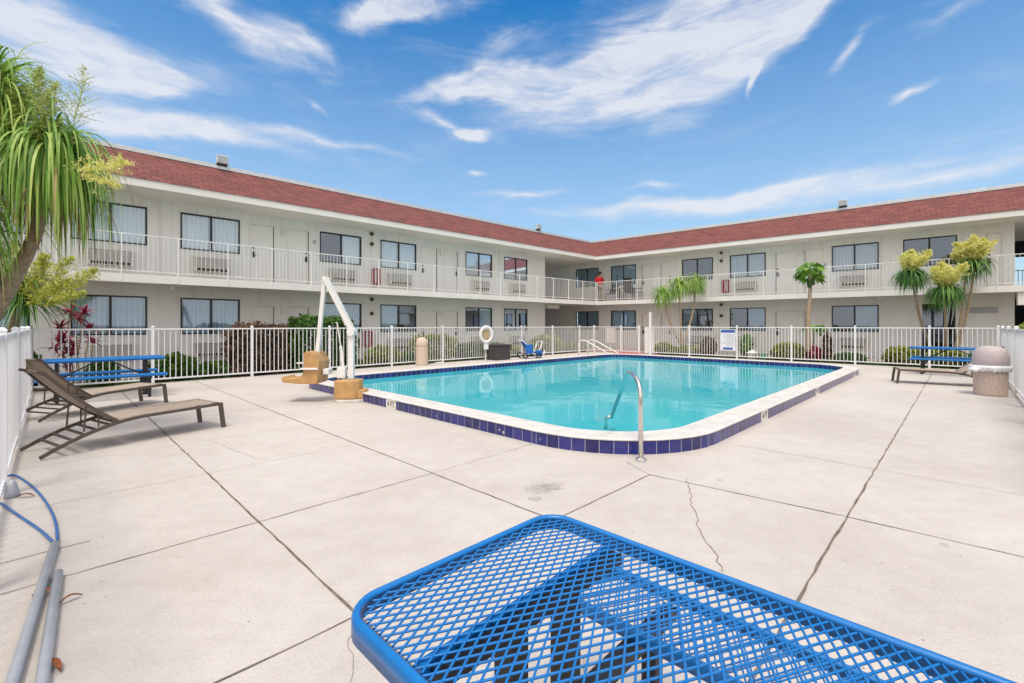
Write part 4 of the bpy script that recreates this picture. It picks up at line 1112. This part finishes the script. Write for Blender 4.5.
# ---------------------------------------------------------------- plants
def strap_leaf(mb, p, az, el, L, w, grav, rg, seg=9, rnd=None):
    d = Vector((math.cos(az)*math.cos(el), math.sin(az)*math.cos(el), math.sin(el)))
    p = Vector(p); side = Vector((-math.sin(az), math.cos(az), 0)); tw = rg.uniform(-.5,.5)
    side = (side + Vector((0,0,tw))).normalized()
    vs = []; st = L/seg
    for i in range(seg+1):
        s_ = i/seg; ww = w*(1-s_**2.2)*.5*(.6+.4*min(1,s_*6)) + .0008
        vs += [p-side*ww, p+side*ww]
        d = (d + Vector((0,0,-grav*(.35+s_)))).normalized(); p = p + d*st
    mb.add(vs, [(2*i,2*i+1,2*i+3,2*i+2) for i in range(seg)], rnd=rg.random() if rnd is None else rnd)
def crown(c, n, L, w, grav, rg, elr=(-10,85), seg=9, spread=.08):
    mb = MB()
    for k in range(n):
        el = R(rg.uniform(*elr)); az = rg.uniform(0,2*math.pi)
        strap_leaf(mb, (c[0]+rg.uniform(-1,1)*spread,c[1]+rg.uniform(-1,1)*spread,c[2]+rg.uniform(-.5,.8)*spread*1.5), az, el, L*rg.uniform(.65,1.1), w*rg.uniform(.7,1.2), grav*rg.uniform(.7,1.3), rg, seg)
    return mb
def panicle(mb, p, d, L, rg, nb=40, bl=.22, fl=5, fs=.012, thick=.006):
    p = Vector(p); d = Vector(d).normalized(); st = L/nb; q = p.copy()
    def tri(a, b_, w):
        s_ = (b_-a).cross(Vector((rg.uniform(-1,1),rg.uniform(-1,1),rg.uniform(-1,1)))).normalized()*w
        mb.add([a-s_,a+s_,b_+s_*.4,b_-s_*.4],[(0,1,2,3)], rnd=rg.random())
    for i in range(nb):
        q2 = q + d*st; tri(q,q2,thick*(1.2-i/nb)); 
        for _ in range(2):
            l = bl*math.sin(math.pi*min(1,.15+.85*i/nb))**.8*rg.uniform(.5,1.1)
            bd_ = (d*rg.uniform(.3,.9) + Vector((rg.uniform(-1,1),rg.uniform(-1,1),rg.uniform(-.2,.6))).normalized()).normalized()
            e = q + bd_*l; tri(q,e,thick*.45)
            for f_ in range(fl):
                s_ = rg.uniform(.2,1); c = q.lerp(e,s_) + Vector((rg.uniform(-1,1),rg.uniform(-1,1),rg.uniform(-1,1)))*fs*1.6
                tri(c, c+Vector((rg.uniform(-1,1),rg.uniform(-1,1),rg.uniform(-1,1)))*fs*1.8, fs*.6)
        q = q2; d = (d + Vector((rg.uniform(-1,1),rg.uniform(-1,1),0))*.02).normalized()
def P3(px, py, Y): return Vector(((px-CX)/F*Y, Y, H-(py-HY)*Y/F))

# big ponytail palm at the left edge
rg = random.Random(21); base = Vector((-7.0,5.55,-.05))
big = thing('ponytail_palm', 'large ponytail palm with drooping strap leaves at the left edge', 'tree', Matrix.Translation(base), 'ponytail palms around the motel')
def loc(p): return Vector(p)-base
c1_ = P3(50,158,5.3); c2_ = P3(-4,98,5.1); c3_ = P3(-52,205,4.9)
def trunk(P, r0, r1): return MB().tube(spline([loc(p) for p in P],6), r0, 12, r2=r1)
build('trunk', trunk([base, P3(-25,350,5.5), P3(8,290,5.45), P3(33,240,5.4), P3(46,190,5.3), c1_], .088,.05), MT['bark'], big, smooth=True)
build('branch', trunk([P3(0,300,5.45), P3(-12,200,5.3), P3(-12,130,5.15), c2_], .06,.04), MT['bark'], big, smooth=True)
build('branch', trunk([P3(-30,345,5.5), P3(-55,270,5.2), c3_], .07,.045), MT['bark'], big, smooth=True)
build('crown', crown(loc(c1_), 560, 1.28, .030, .75, rg, (-15,85), 12), MT['strap'], big, recalc=False)
build('crown', crown(loc(c2_), 330, .95, .022, .45, rg, (-10,85), 10), MT['strap'], big, recalc=False)
build('crown', crown(loc(c3_), 330, 1.30, .026, .50, rg, (-10,85), 11), MT['strap'], big, recalc=False)
mb = crown(loc(c1_)-Vector((0,0,.12)), 60, 1.15, .028, .5, rg, (-60,0)); build('dry_leaves', mb, MT['drygrass'], big, recalc=False)
mb = MB(); panicle(mb, loc(P3(68,150,5.3)), (.2,0,1), 1.0, rg, 48, .28, 5, .009, .009); build('flower_spike', mb, MT['panicle'], big, recalc=False)
mb = MB(); panicle(mb, loc(P3(84,172,5.1)), (.8,-.1,.10), .55, rg, 40, .27, 10, .011, .006); panicle(mb, loc(P3(84,176,5.1)), (.8,-.1,-.25), .45, rg, 30, .22, 8, .011, .006); build('flower_spike', mb, MT['yellow'], big, recalc=False)
mb = MB()
for px, py, dx in ((8,150,.1),(22,140,.25),(2,120,-.05),(32,150,.15),(14,165,.2),(40,158,.3),(-5,140,.1),(28,168,.35)): panicle(mb, loc(P3(px,py,5.1)), (dx,-.05,1), .85, rg, 44, .24, 10, .012, .006)
build('flower_spike', mb, MT['panicle'], big, recalc=False)
# second, lower one behind with yellow flowers
base = Vector((-10.7,9.4,-.05)); big2 = thing('ponytail_palm', 'shorter ponytail palm with yellow flowers behind the large one at the left', 'tree', Matrix.Translation(base), 'ponytail palms around the motel')
c4_ = P3(22,300,9.2); build('trunk', trunk([base, base+Vector((0.2,0,.8)), c4_], .15,.06), MT['bark'], big2, smooth=True)
build('crown', crown(loc(c4_), 220, 1.2, .035, .22, rg, (-15,85)), MT['strapdark'], big2, recalc=False)
mb = MB()
for px, py, dx, dz in ((35,295,.3,1),(50,290,.5,.7),(20,285,.0,1),(62,292,.7,.5),(30,300,.9,.5),(10,290,-.3,1),(45,300,1,.25),(25,290,.6,1)): panicle(mb, loc(P3(px,py+6,8.9)), (dx,-.1,dz), .95, rg, 40, .30, 14, .018, .006)
build('flower_cluster', mb, MT['yellowgreen'], big2, recalc=False)

def ponytail(lab, bpos, heads, grp, trunk_r=.055, leafL=.75, nleaf=330, flowers=True, dark=True, fscale=1.0):
    b0 = Vector(bpos); r0 = thing('ponytail_palm', lab, 'tree', Matrix.Translation(b0), grp)
    global base; base = b0
    for (h_, kink) in heads:
        h_ = Vector(h_); midp = b0.lerp(h_,.5)+Vector((kink,0,0)); 
        build('trunk', trunk([b0, midp, h_], trunk_r, trunk_r*.5), MT['stem'], r0, smooth=True)
        build('crown', crown(h_-b0, nleaf, leafL*1.15, .030, .62, rg, (-25,55 if flowers else 80), 8, .10), MT['strapdark'] if dark else MT['strap'], r0, recalc=False)
        if flowers:
            mb = MB()
            for k in range(14):
                az = rg.uniform(0,6.28); sp2 = rg.uniform(.1,.95)
                panicle(mb, h_-b0+Vector((0,0,.05)), (math.cos(az)*sp2, math.sin(az)*sp2, 1), rg.uniform(.5,.95)*fscale, rg, 34, .33*fscale, 22, .019, .006)
            build('flower_cluster', mb, MT['yellow'], r0, recalc=False)
    return r0
gp_ = 'ponytail palms around the motel'
Yr = 15.6
ponytail('yellow flowered ponytail palm with leaning trunk, left of the three by the entrance', G(938,364.5), [(P3(911,274,Yr),-.15)], gp_, fscale=.95)
ponytail('yellow flowered ponytail palm with the lowest crown, in front of the entrance', G(946,366), [(P3(945,291,Yr-.6),0)], gp_, fscale=1.1, leafL=.8)
ponytail('tallest yellow flowered ponytail palm, right of the entrance', G(952,364.5), [(P3(975,262,Yr),.12),(P3(966,266,Yr+.2),.08)], gp_, fscale=.95, nleaf=130)
ponytail('three headed palm without flowers in the middle of the right wing', P3(682,347,21.6)-Vector((0,0,.0)), [(P3(663,294,21.6),-.15),(P3(679,286,21.4),0),(P3(696,283,21.6),.15)], gp_, flowers=False, leafL=.85, nleaf=280, dark=False, trunk_r=.06)

# papaya tree
b0 = P3(808,352,17.6); pt = thing('papaya_tree', 'slender papaya tree with a tuft of lobed leaves before the right wing', 'tree', Matrix.Translation(b0)); base = b0
build('trunk', trunk([b0, P3(808,320,17.6), P3(810,292,17.6), P3(810.5,275,17.6)], .085,.05), MT['stem'], pt, smooth=True)
def lobed(mb, c, az, el, L, rg, size):
    c = Vector(c); d = Vector((math.cos(az)*math.cos(el), math.sin(az)*math.cos(el), math.sin(el)))
    e = c + d*L; s_ = d.orthogonal().normalized()*.008
    mb.add([c-s_,c+s_,e+s_,e-s_],[(0,1,2,3)], rnd=.9)
    side = Vector((-math.sin(az),math.cos(az),0)); out = (Vector((math.cos(az),math.sin(az),0))*.8+Vector((0,0,-.6))).normalized()
    for k in range(7):
        a = R(-120+40*k); dd = (out*math.cos(a)+side*math.sin(a)); nn_ = out.cross(side)
        w = dd.cross(nn_).normalized()*size*.2; l = size*(1-.0018*abs(-120+40*k))
        mb.add([e, e+dd*l*.5-w, e+dd*l-Vector((0,0,.1*size)), e+dd*l*.5+w],[(0,1,2,3)], rnd=rg.random())
mb = MB(); top = P3(810.5,275,17.6)-b0
for k in range(24): lobed(mb, top+Vector((0,0,rg.uniform(-.1,.12))), rg.uniform(0,6.28), R(rg.uniform(-15,60)), rg.uniform(.22,.5), rg, rg.uniform(.26,.38))
build('crown', mb, MT['papaya'], pt, recalc=False)
mb = MB()
for k in range(8): mb.lathe([(.01,-.09),(.06,-.04),(.065,.03),(.02,.09)], tuple(top+Vector((.09*math.cos(k*.8),.09*math.sin(k*.8),-.22-.10*(k%3)))), 10)
build('fruit', mb, MT['bushgreen'] if False else MT['papaya'], pt, smooth=True)
b1 = P3(814,356,17.9); base = b1; pt2 = thing('papaya_sapling', 'low papaya sapling at the foot of the tall papaya tree', 'plant', Matrix.Translation(b1))
build('stem', trunk([b1, P3(814,330,17.9)], .04,.03), MT['stem'], pt2)
mb = MB()
for k in range(14): lobed(mb, P3(815,329,17.9)-b1, rg.uniform(0,6.28), R(rg.uniform(-5,30)), rg.uniform(.15,.42), rg, .30)
build('crown', mb, MT['papaya'], pt2, recalc=False)

# shrubs
def shrub(lab, pos, w, d, h, mat, n, rg, leaf=.06, boxy=False, rot=0, grp='shrubs planted behind the fence', name='shrub', z0=.0, cat='shrub'):
    o = thing(name, lab, cat, TR(pos.x,pos.y,-.05,rot), grp)
    mb = MB()
    lumps = [(rg.uniform(-1,1),rg.uniform(-1,1),rg.uniform(-.3,1),rg.uniform(.15,.35)) for _ in range(9)]
    for k in range(n):
        while True:
            x, y, z = rg.uniform(-1,1), rg.uniform(-1,1), rg.uniform(-1,1)
            rr = (abs(x)**6+abs(y)**6+abs(z)**6)**(1/6) if boxy else math.sqrt(x*x+y*y+z*z)
            if .05 < rr <= 1: break
        tgt = rg.uniform(.72,1.0)**.5
        s_ = tgt/rr if rg.random() < .8 else 1
        x, y, z = x*s_, y*s_, z*s_
        bump_ = 1 + sum(l[3]*max(0,1-2.2*math.dist((x,y,z),l[:3])) for l in lumps)*.5 + .13*math.sin(7*x+3*z+len(lab))*math.sin(6*y+5*z) + rg.uniform(-.03,.10)
        c = Vector((x*w/2*bump_, y*d/2*bump_, z0+(h-z0)/2 + z*(h-z0)/2*bump_))
        if c.z < .0: c.z = abs(c.z)
        L = leaf*1.95*rg.uniform(.6,1.5); a = Vector((rg.uniform(-1,1),rg.uniform(-1,1),rg.uniform(-.4,1))).normalized()
        b_ = a.cross(Vector((rg.uniform(-1,1),rg.uniform(-1,1),rg.uniform(-1,1)))).normalized()
        depth = max(0,min(1,(rr*s_-.6)/.45)); shade_tone = max(0,min(1, .15+.55*depth*(.6+.4*(z*.5+.5)) + rg.uniform(-.22,.28)))  # inner and lower leaves darker: shade put into leaf tone, plus random spread
        mb.add([c-a*L*.5, c+b_*L*.27, c+a*L*.5, c-b_*L*.27], [(0,1,2,3)], rnd=shade_tone)
    build('foliage', mb, mat, o, recalc=False)
    mb = MB()
    for k in range(6):
        a = 6.28*k/6; mb.tube([(.05*math.cos(a),.05*math.sin(a),0),(w*.22*math.cos(a),d*.22*math.sin(a),max(.1,h*.62))],.012,5)
    build('stem', mb, MT['stem'], o)
    return o
def shL(px0, px1, ytop, mat, n, lab, v=14.35, boxy=False, d=None, leaf=.06, **k):
    u0, u1 = onL(px0,v), onL(px1,v); p = D((u0+u1)/2, v); h = H-(ytop-HY)*p.y/F
    return shrub(lab, p, abs(u1-u0), d or min(1.0,abs(u1-u0)*.8), h+.05, mat, n, rg, leaf, boxy, DANG, **k)
def shR(px0, px1, ytop, mat, n, lab, u=20.75, boxy=False, d=None, leaf=.06, **k):
    v0, v1 = onR(px0,u), onR(px1,u); p = D(u,(v0+v1)/2); h = H-(ytop-HY)*p.y/F
    return shrub(lab, p, d or min(1.0,abs(v1-v0)*.8), abs(v1-v0), h+.05, mat, n, rg, leaf, boxy, DANG, **k)
shL(230,283,327,MT['bushbrown'],5200,'large boxy copper brown hedge left of the tall green one', boxy=True, d=1.0, leaf=.075)
shL(290,350,319,MT['bushgreen'],6500,'tall clipped green hedge behind the pool lift', boxy=True, d=1.1, leaf=.07)
shL(366,399,346,MT['bushyellow'],1800,'low yellow green bush left of the pale stone bin', leaf=.055)
shL(415,449,336,MT['bushyellow'],2600,'rounded yellow green bush directly behind the pale stone bin', boxy=True, leaf=.055)
shL(455,484,343,MT['bushgreen'],1800,'dark green bush left of the life ring')
shL(488,506,343,MT['bushgreen'],1200,'small green bush behind the dark deck box')
shL(507,528,346,MT['bushyellow'],1000,'small yellowish bush left of the blue wheelchair')
shL(531,560,335,MT['bushyellow'],1900,'green and yellow bush behind the blue wheelchair', leaf=.07)
shL(566,584,343,MT['bushyellow'],900,'pale yellow bush left of the pale ladder rails')
shL(150,196,355,MT['bushgreen'],1900,'low green bush right of the left picnic table', leaf=.07)
shL(196,232,362,MT['bushgreen'],1100,'lowest green bush, between picnic table and copper hedge')
shL(12,42,352,MT['bushgreen'],1100,'green bush in the left fence corner beside the red cordyline')
shL(86,118,361,MT['bushgreen'],900,'green bush behind the left picnic table')
shL(345,366,360,MT['bushyellow'],700,'tiny yellow green bush under the lift mast')
shL(398,414,352,MT['bushgreen'],700,'slim green bush directly left of the pale stone bin')
shR(656,672,343,MT['bushyellow'],900,'yellow bush right of the tall white gate post')
shR(674,700,346,MT['bushyellow'],1400,'yellow green bush below the three headed palm')
shR(701,716,337,MT['bushbrown'],900,'copper shrub left of the rules sign')
shR(741,751,335,MT['papaya'],500,'narrow upright bright green shrub right of the rules sign', leaf=.09)
shR(772,805,343,MT['bushyellow'],2200,'rounded yellow green bush left of the papaya tree', leaf=.055)
shR(806,822,347,MT['bushcopper'],700,'red leaved bush at the foot of the papaya tree', leaf=.08)
shR(822,832,334,MT['bushbrown'],600,'narrow copper shrub right of the papaya tree')
shR(834,866,353,MT['bushgreen'],1300,'low green bush left of the right hand palms')
shR(884,926,347,MT['bushyellow'],2200,'yellow green bush left of the right picnic table')
shR(928,965,349,MT['bushyellow'],1900,'yellow green bush below the yellow flowered palms')
shR(966,996,352,MT['bushgreen'],1200,'green bush behind the right end of the blue table')
p = D(17.5,-1.55); shrub('clipped green hedge beyond the right side fence', p, 5.5, .9, H+.02, MT['bushyellow'], 6000, rg, .07, True, DANG)
p = D(11.0,-1.75); shrub('nearer clipped green hedge at the right edge of the photo', p, 4.5, .8, H-.05, MT['bushgreen'], 3000, rg, .07, True, DANG)
# cordyline with red rosettes
p = D(onL(76,14.3),14.3); base = Vector((p.x,p.y,-.05)); Yc = p.y
co = thing('cordyline', 'red leaved cordyline behind the left picnic table', 'plant', Matrix.Translation(base))
hd = [(70,312),(78,319),(60,329),(84,313),(65,343),(93,343),(55,349),(72,355),(68,367),(90,330),(64,336),(58,340),(74,345),(67,352)]
mb = MB()
for k, (px,py) in enumerate(hd[:10]): mb.tube([loc(base+Vector((rg.uniform(-.1,.1),0,0))), loc(P3(px-2,py+14,Yc)), loc(P3(px,py,Yc))], .014, 5)
build('stem', mb, MT['stem'], co)
mb = MB()
for (px,py) in hd:
    q = loc(P3(px,py,Yc+rg.uniform(-.15,.15)))
    for k in range(20): strap_leaf(mb, q, rg.uniform(0,6.28), R(rg.uniform(-10,75)), rg.uniform(.18,.34), .055, .28, rg, 5)
build('foliage', mb, MT['bushcopper'], co, recalc=False)
# ground cover in the beds
mb = MB()
for k in range(9000):
    if rg.random() < .55: u, v = rg.uniform(0,18.5), rg.uniform(13.9,15.0)
    else: u, v = rg.uniform(20.25,21.3), rg.uniform(-.5,10)
    p = D(u,v,-.05); h_ = rg.uniform(.05,.22); a = rg.uniform(0,6.28); w = .012
    mb.add([p+Vector((math.cos(a)*w,math.sin(a)*w,0)), p-Vector((math.cos(a)*w,math.sin(a)*w,0)), p+Vector((rg.uniform(-.06,.06),rg.uniform(-.06,.06),h_))],[(0,1,2)], rnd=rg.random())
o = build('ground_cover', mb, MT['bushgreen'], recalc=False); o['kind'] = 'stuff'; tag(o, 'low grass and ground cover in the beds behind the fence', 'ground cover')

# ---------------------------------------------------------------- camera
cam = bpy.data.cameras.new('camera'); co_ = bpy.data.objects.new('camera', cam); COL.objects.link(co_)
co_.location = (0,0,H); co_.rotation_euler = (R(90),0,0); cam.sensor_width = 36; cam.lens = 16.0; cam.shift_y = -(341.5-HY)/1024
cam.clip_start = .05; cam.clip_end = 3000; sc.camera = co_

# ---------------------------------------------------------------- light
SE, SA = 66, 190     # elevation, azimuth clockwise from +Y
sun = bpy.data.lights.new('sun','SUN'); sun.energy = 2.6; sun.angle = R(18); sun.color = (1,.93,.84)
so = bpy.data.objects.new('sun', sun); COL.objects.link(so)
sd = Vector((math.sin(R(SA))*math.cos(R(SE)), math.cos(R(SA))*math.cos(R(SE)), math.sin(R(SE))))
so.rotation_euler = (-sd).to_track_quat('-Z','Y').to_euler(); so.location = (0,0,30)
w = bpy.data.worlds.new('World'); sc.world = w; w.use_nodes = True; t = w.node_tree
bg = t.nodes['Background']; sky = N(t, 'ShaderNodeTexSky'); sky.sky_type = 'NISHITA'; sky.sun_disc = False
sky.sun_elevation = R(SE); sky.sun_rotation = R(SA); sky.air_density = 1.0; sky.dust_density = .6; sky.ozone_density = 3.0; sky.altitude = 0
tc = N(t, 'ShaderNodeTexCoord'); vec = tc.outputs['Generated']; sp = N(t, 'ShaderNodeSeparateXYZ'); t.links.new(vec, sp.inputs[0])
az = mth(t, 'ARCTAN2', sp.outputs[0], sp.outputs[1]); el = mth(t, 'ARCSINE', sp.outputs[2])
cmb = N(t, 'ShaderNodeCombineXYZ'); t.links.new(az, cmb.inputs[0]); t.links.new(el, cmb.inputs[1])
wv = N(t, 'ShaderNodeTexNoise'); wv.inputs['Scale'].default_value = 4.5; wv.inputs['Detail'].default_value = 5; t.links.new(cmb.outputs[0], wv.inputs['Vector'])
wsp = N(t, 'ShaderNodeSeparateXYZ'); t.links.new(wv.outputs['Color'], wsp.inputs[0])
azw = mth(t,'ADD',az, mth(t,'MULTIPLY',mth(t,'SUBTRACT',wsp.outputs[0],.5),.16)); elw = mth(t,'ADD',el, mth(t,'MULTIPLY',mth(t,'SUBTRACT',wsp.outputs[1],.5),.10))
def blob(px, py, ang, ra_, rb_, st_):
    r_ = (px-CX)/F; a0 = math.atan(r_); e0_ = math.atan((HY-py)/(F*math.sqrt(1+r_*r_)))
    ca, sa = math.cos(R(ang)), math.sin(R(ang))
    da = mth(t,'SUBTRACT',azw,a0); de = mth(t,'SUBTRACT',elw,e0_)
    x = mth(t,'DIVIDE',mth(t,'ADD',mth(t,'MULTIPLY',da,ca),mth(t,'MULTIPLY',de,sa)),ra_)
    y = mth(t,'DIVIDE',mth(t,'SUBTRACT',mth(t,'MULTIPLY',de,ca),mth(t,'MULTIPLY',da,sa)),rb_*.85)
    rr = mth(t,'SQRT',mth(t,'ADD',mth(t,'MULTIPLY',x,x),mth(t,'MULTIPLY',y,y)))
    return mth(t,'MULTIPLY',mth(t,'SUBTRACT',1,rr,clamp=True),st_)
tot = None
for bl_ in ((560,84,3,.36,.055,1.0),(640,58,14,.42,.125,1.3),(730,25,28,.32,.14,1.2),(820,4,20,.26,.055,.9),(470,92,4,.20,.035,.9),(500,55,30,.16,.05,.5),
            (50,45,0,.30,.09,.75),(135,75,0,.13,.045,1.0),(20,20,0,.34,.07,.6),(240,15,-22,.24,.05,.9),(300,38,-20,.10,.03,.7),(385,12,20,.12,.045,1.2),(430,0,0,.12,.05,.8),
            (200,132,-4,.34,.036,.8),(130,125,0,.20,.04,.6),(330,146,-3,.18,.022,.8),(440,122,-18,.10,.020,.8),(470,133,5,.07,.020,1.0),(475,173,0,.035,.014,.7),
            (843,62,28,.055,.018,.85),(912,96,4,.045,.010,.8),(960,12,10,.10,.018,.5),(755,76,75,.040,.014,.8),(317,108,-30,.03,.010,.5),
            (800,186,2,.42,.026,.55),(960,178,3,.30,.040,.5),(530,194,2,.16,.018,.7),(650,190,0,.12,.014,.6),(700,208,0,.6,.035,.75)):
    b0_ = blob(*bl_); tot = b0_ if tot is None else mth(t,'ADD',tot,b0_)
mp2 = N(t,'ShaderNodeMapping'); mp2.inputs['Scale'].default_value = (1.5,6,1); mp2.inputs['Rotation'].default_value = (0,0,R(-9)); t.links.new(cmb.outputs[0], mp2.inputs[0])
ns = N(t,'ShaderNodeTexNoise'); ns.inputs['Scale'].default_value = 3.6; ns.inputs['Detail'].default_value = 10; ns.inputs['Roughness'].default_value = .66; ns.inputs['Distortion'].default_value = .5; t.links.new(mp2.outputs[0], ns.inputs['Vector'])
core = mth(t,'MINIMUM',mth(t,'MULTIPLY',tot,1.35),1.0)
dens = mth(t,'MULTIPLY',core, mth(t,'ADD',mth(t,'MULTIPLY',mth(t,'SUBTRACT',ns.outputs['Fac'],.5),2.5), mth(t,'MULTIPLY',core,.80)),clamp=True)
gen = mth(t,'MULTIPLY',mth(t,'SUBTRACT',ns.outputs['Fac'],.52,clamp=True),.6)
dens = mth(t,'ADD',dens,gen)
dens = mth(t,'MINIMUM',mth(t,'MULTIPLY',dens,1.0),.86)
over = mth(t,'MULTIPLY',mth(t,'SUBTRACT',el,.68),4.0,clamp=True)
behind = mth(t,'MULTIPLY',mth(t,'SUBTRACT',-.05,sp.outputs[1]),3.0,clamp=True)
fill_clouds = mth(t,'MULTIPLY',mth(t,'MAXIMUM',over,behind), mth(t,'ADD',.72,mth(t,'MULTIPLY',ns.outputs['Fac'],.4)),clamp=True)  # unseen bright warm clouds added overhead and behind, to light the walls
hz = mth(t,'POWER',mth(t,'SUBTRACT',1,mth(t,'MULTIPLY',el,1.5),clamp=True),1.2)      # horizon haze
SKY = .15
hs = N(t,'ShaderNodeHueSaturation'); hs.inputs['Saturation'].default_value = 1.42; tint = mixc(t, 1.0, sky.outputs[0], (.58,1.02,1.25), 'MULTIPLY'); t.links.new(tint, hs.inputs['Color'])
base_ = mixc(t, mth(t,'MULTIPLY',hz,.92), hs.outputs[0], (4.3,5.2,5.8))
cl = mixc(t, dens, base_, (5.5,5.6,6.0))
cl = mixc(t, fill_clouds, cl, (8.5,7.95,7.4))
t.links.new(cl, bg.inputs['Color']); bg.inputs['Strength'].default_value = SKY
sc.view_settings.view_transform = 'Standard'; sc.view_settings.look = 'None'; sc.view_settings.exposure = 0; sc.view_settings.gamma = 1
sc.cycles.max_bounces = 10; sc.cycles.diffuse_bounces = 4; sc.cycles.transparent_max_bounces = 16; sc.cycles.caustics_reflective = False; sc.cycles.caustics_refractive = False
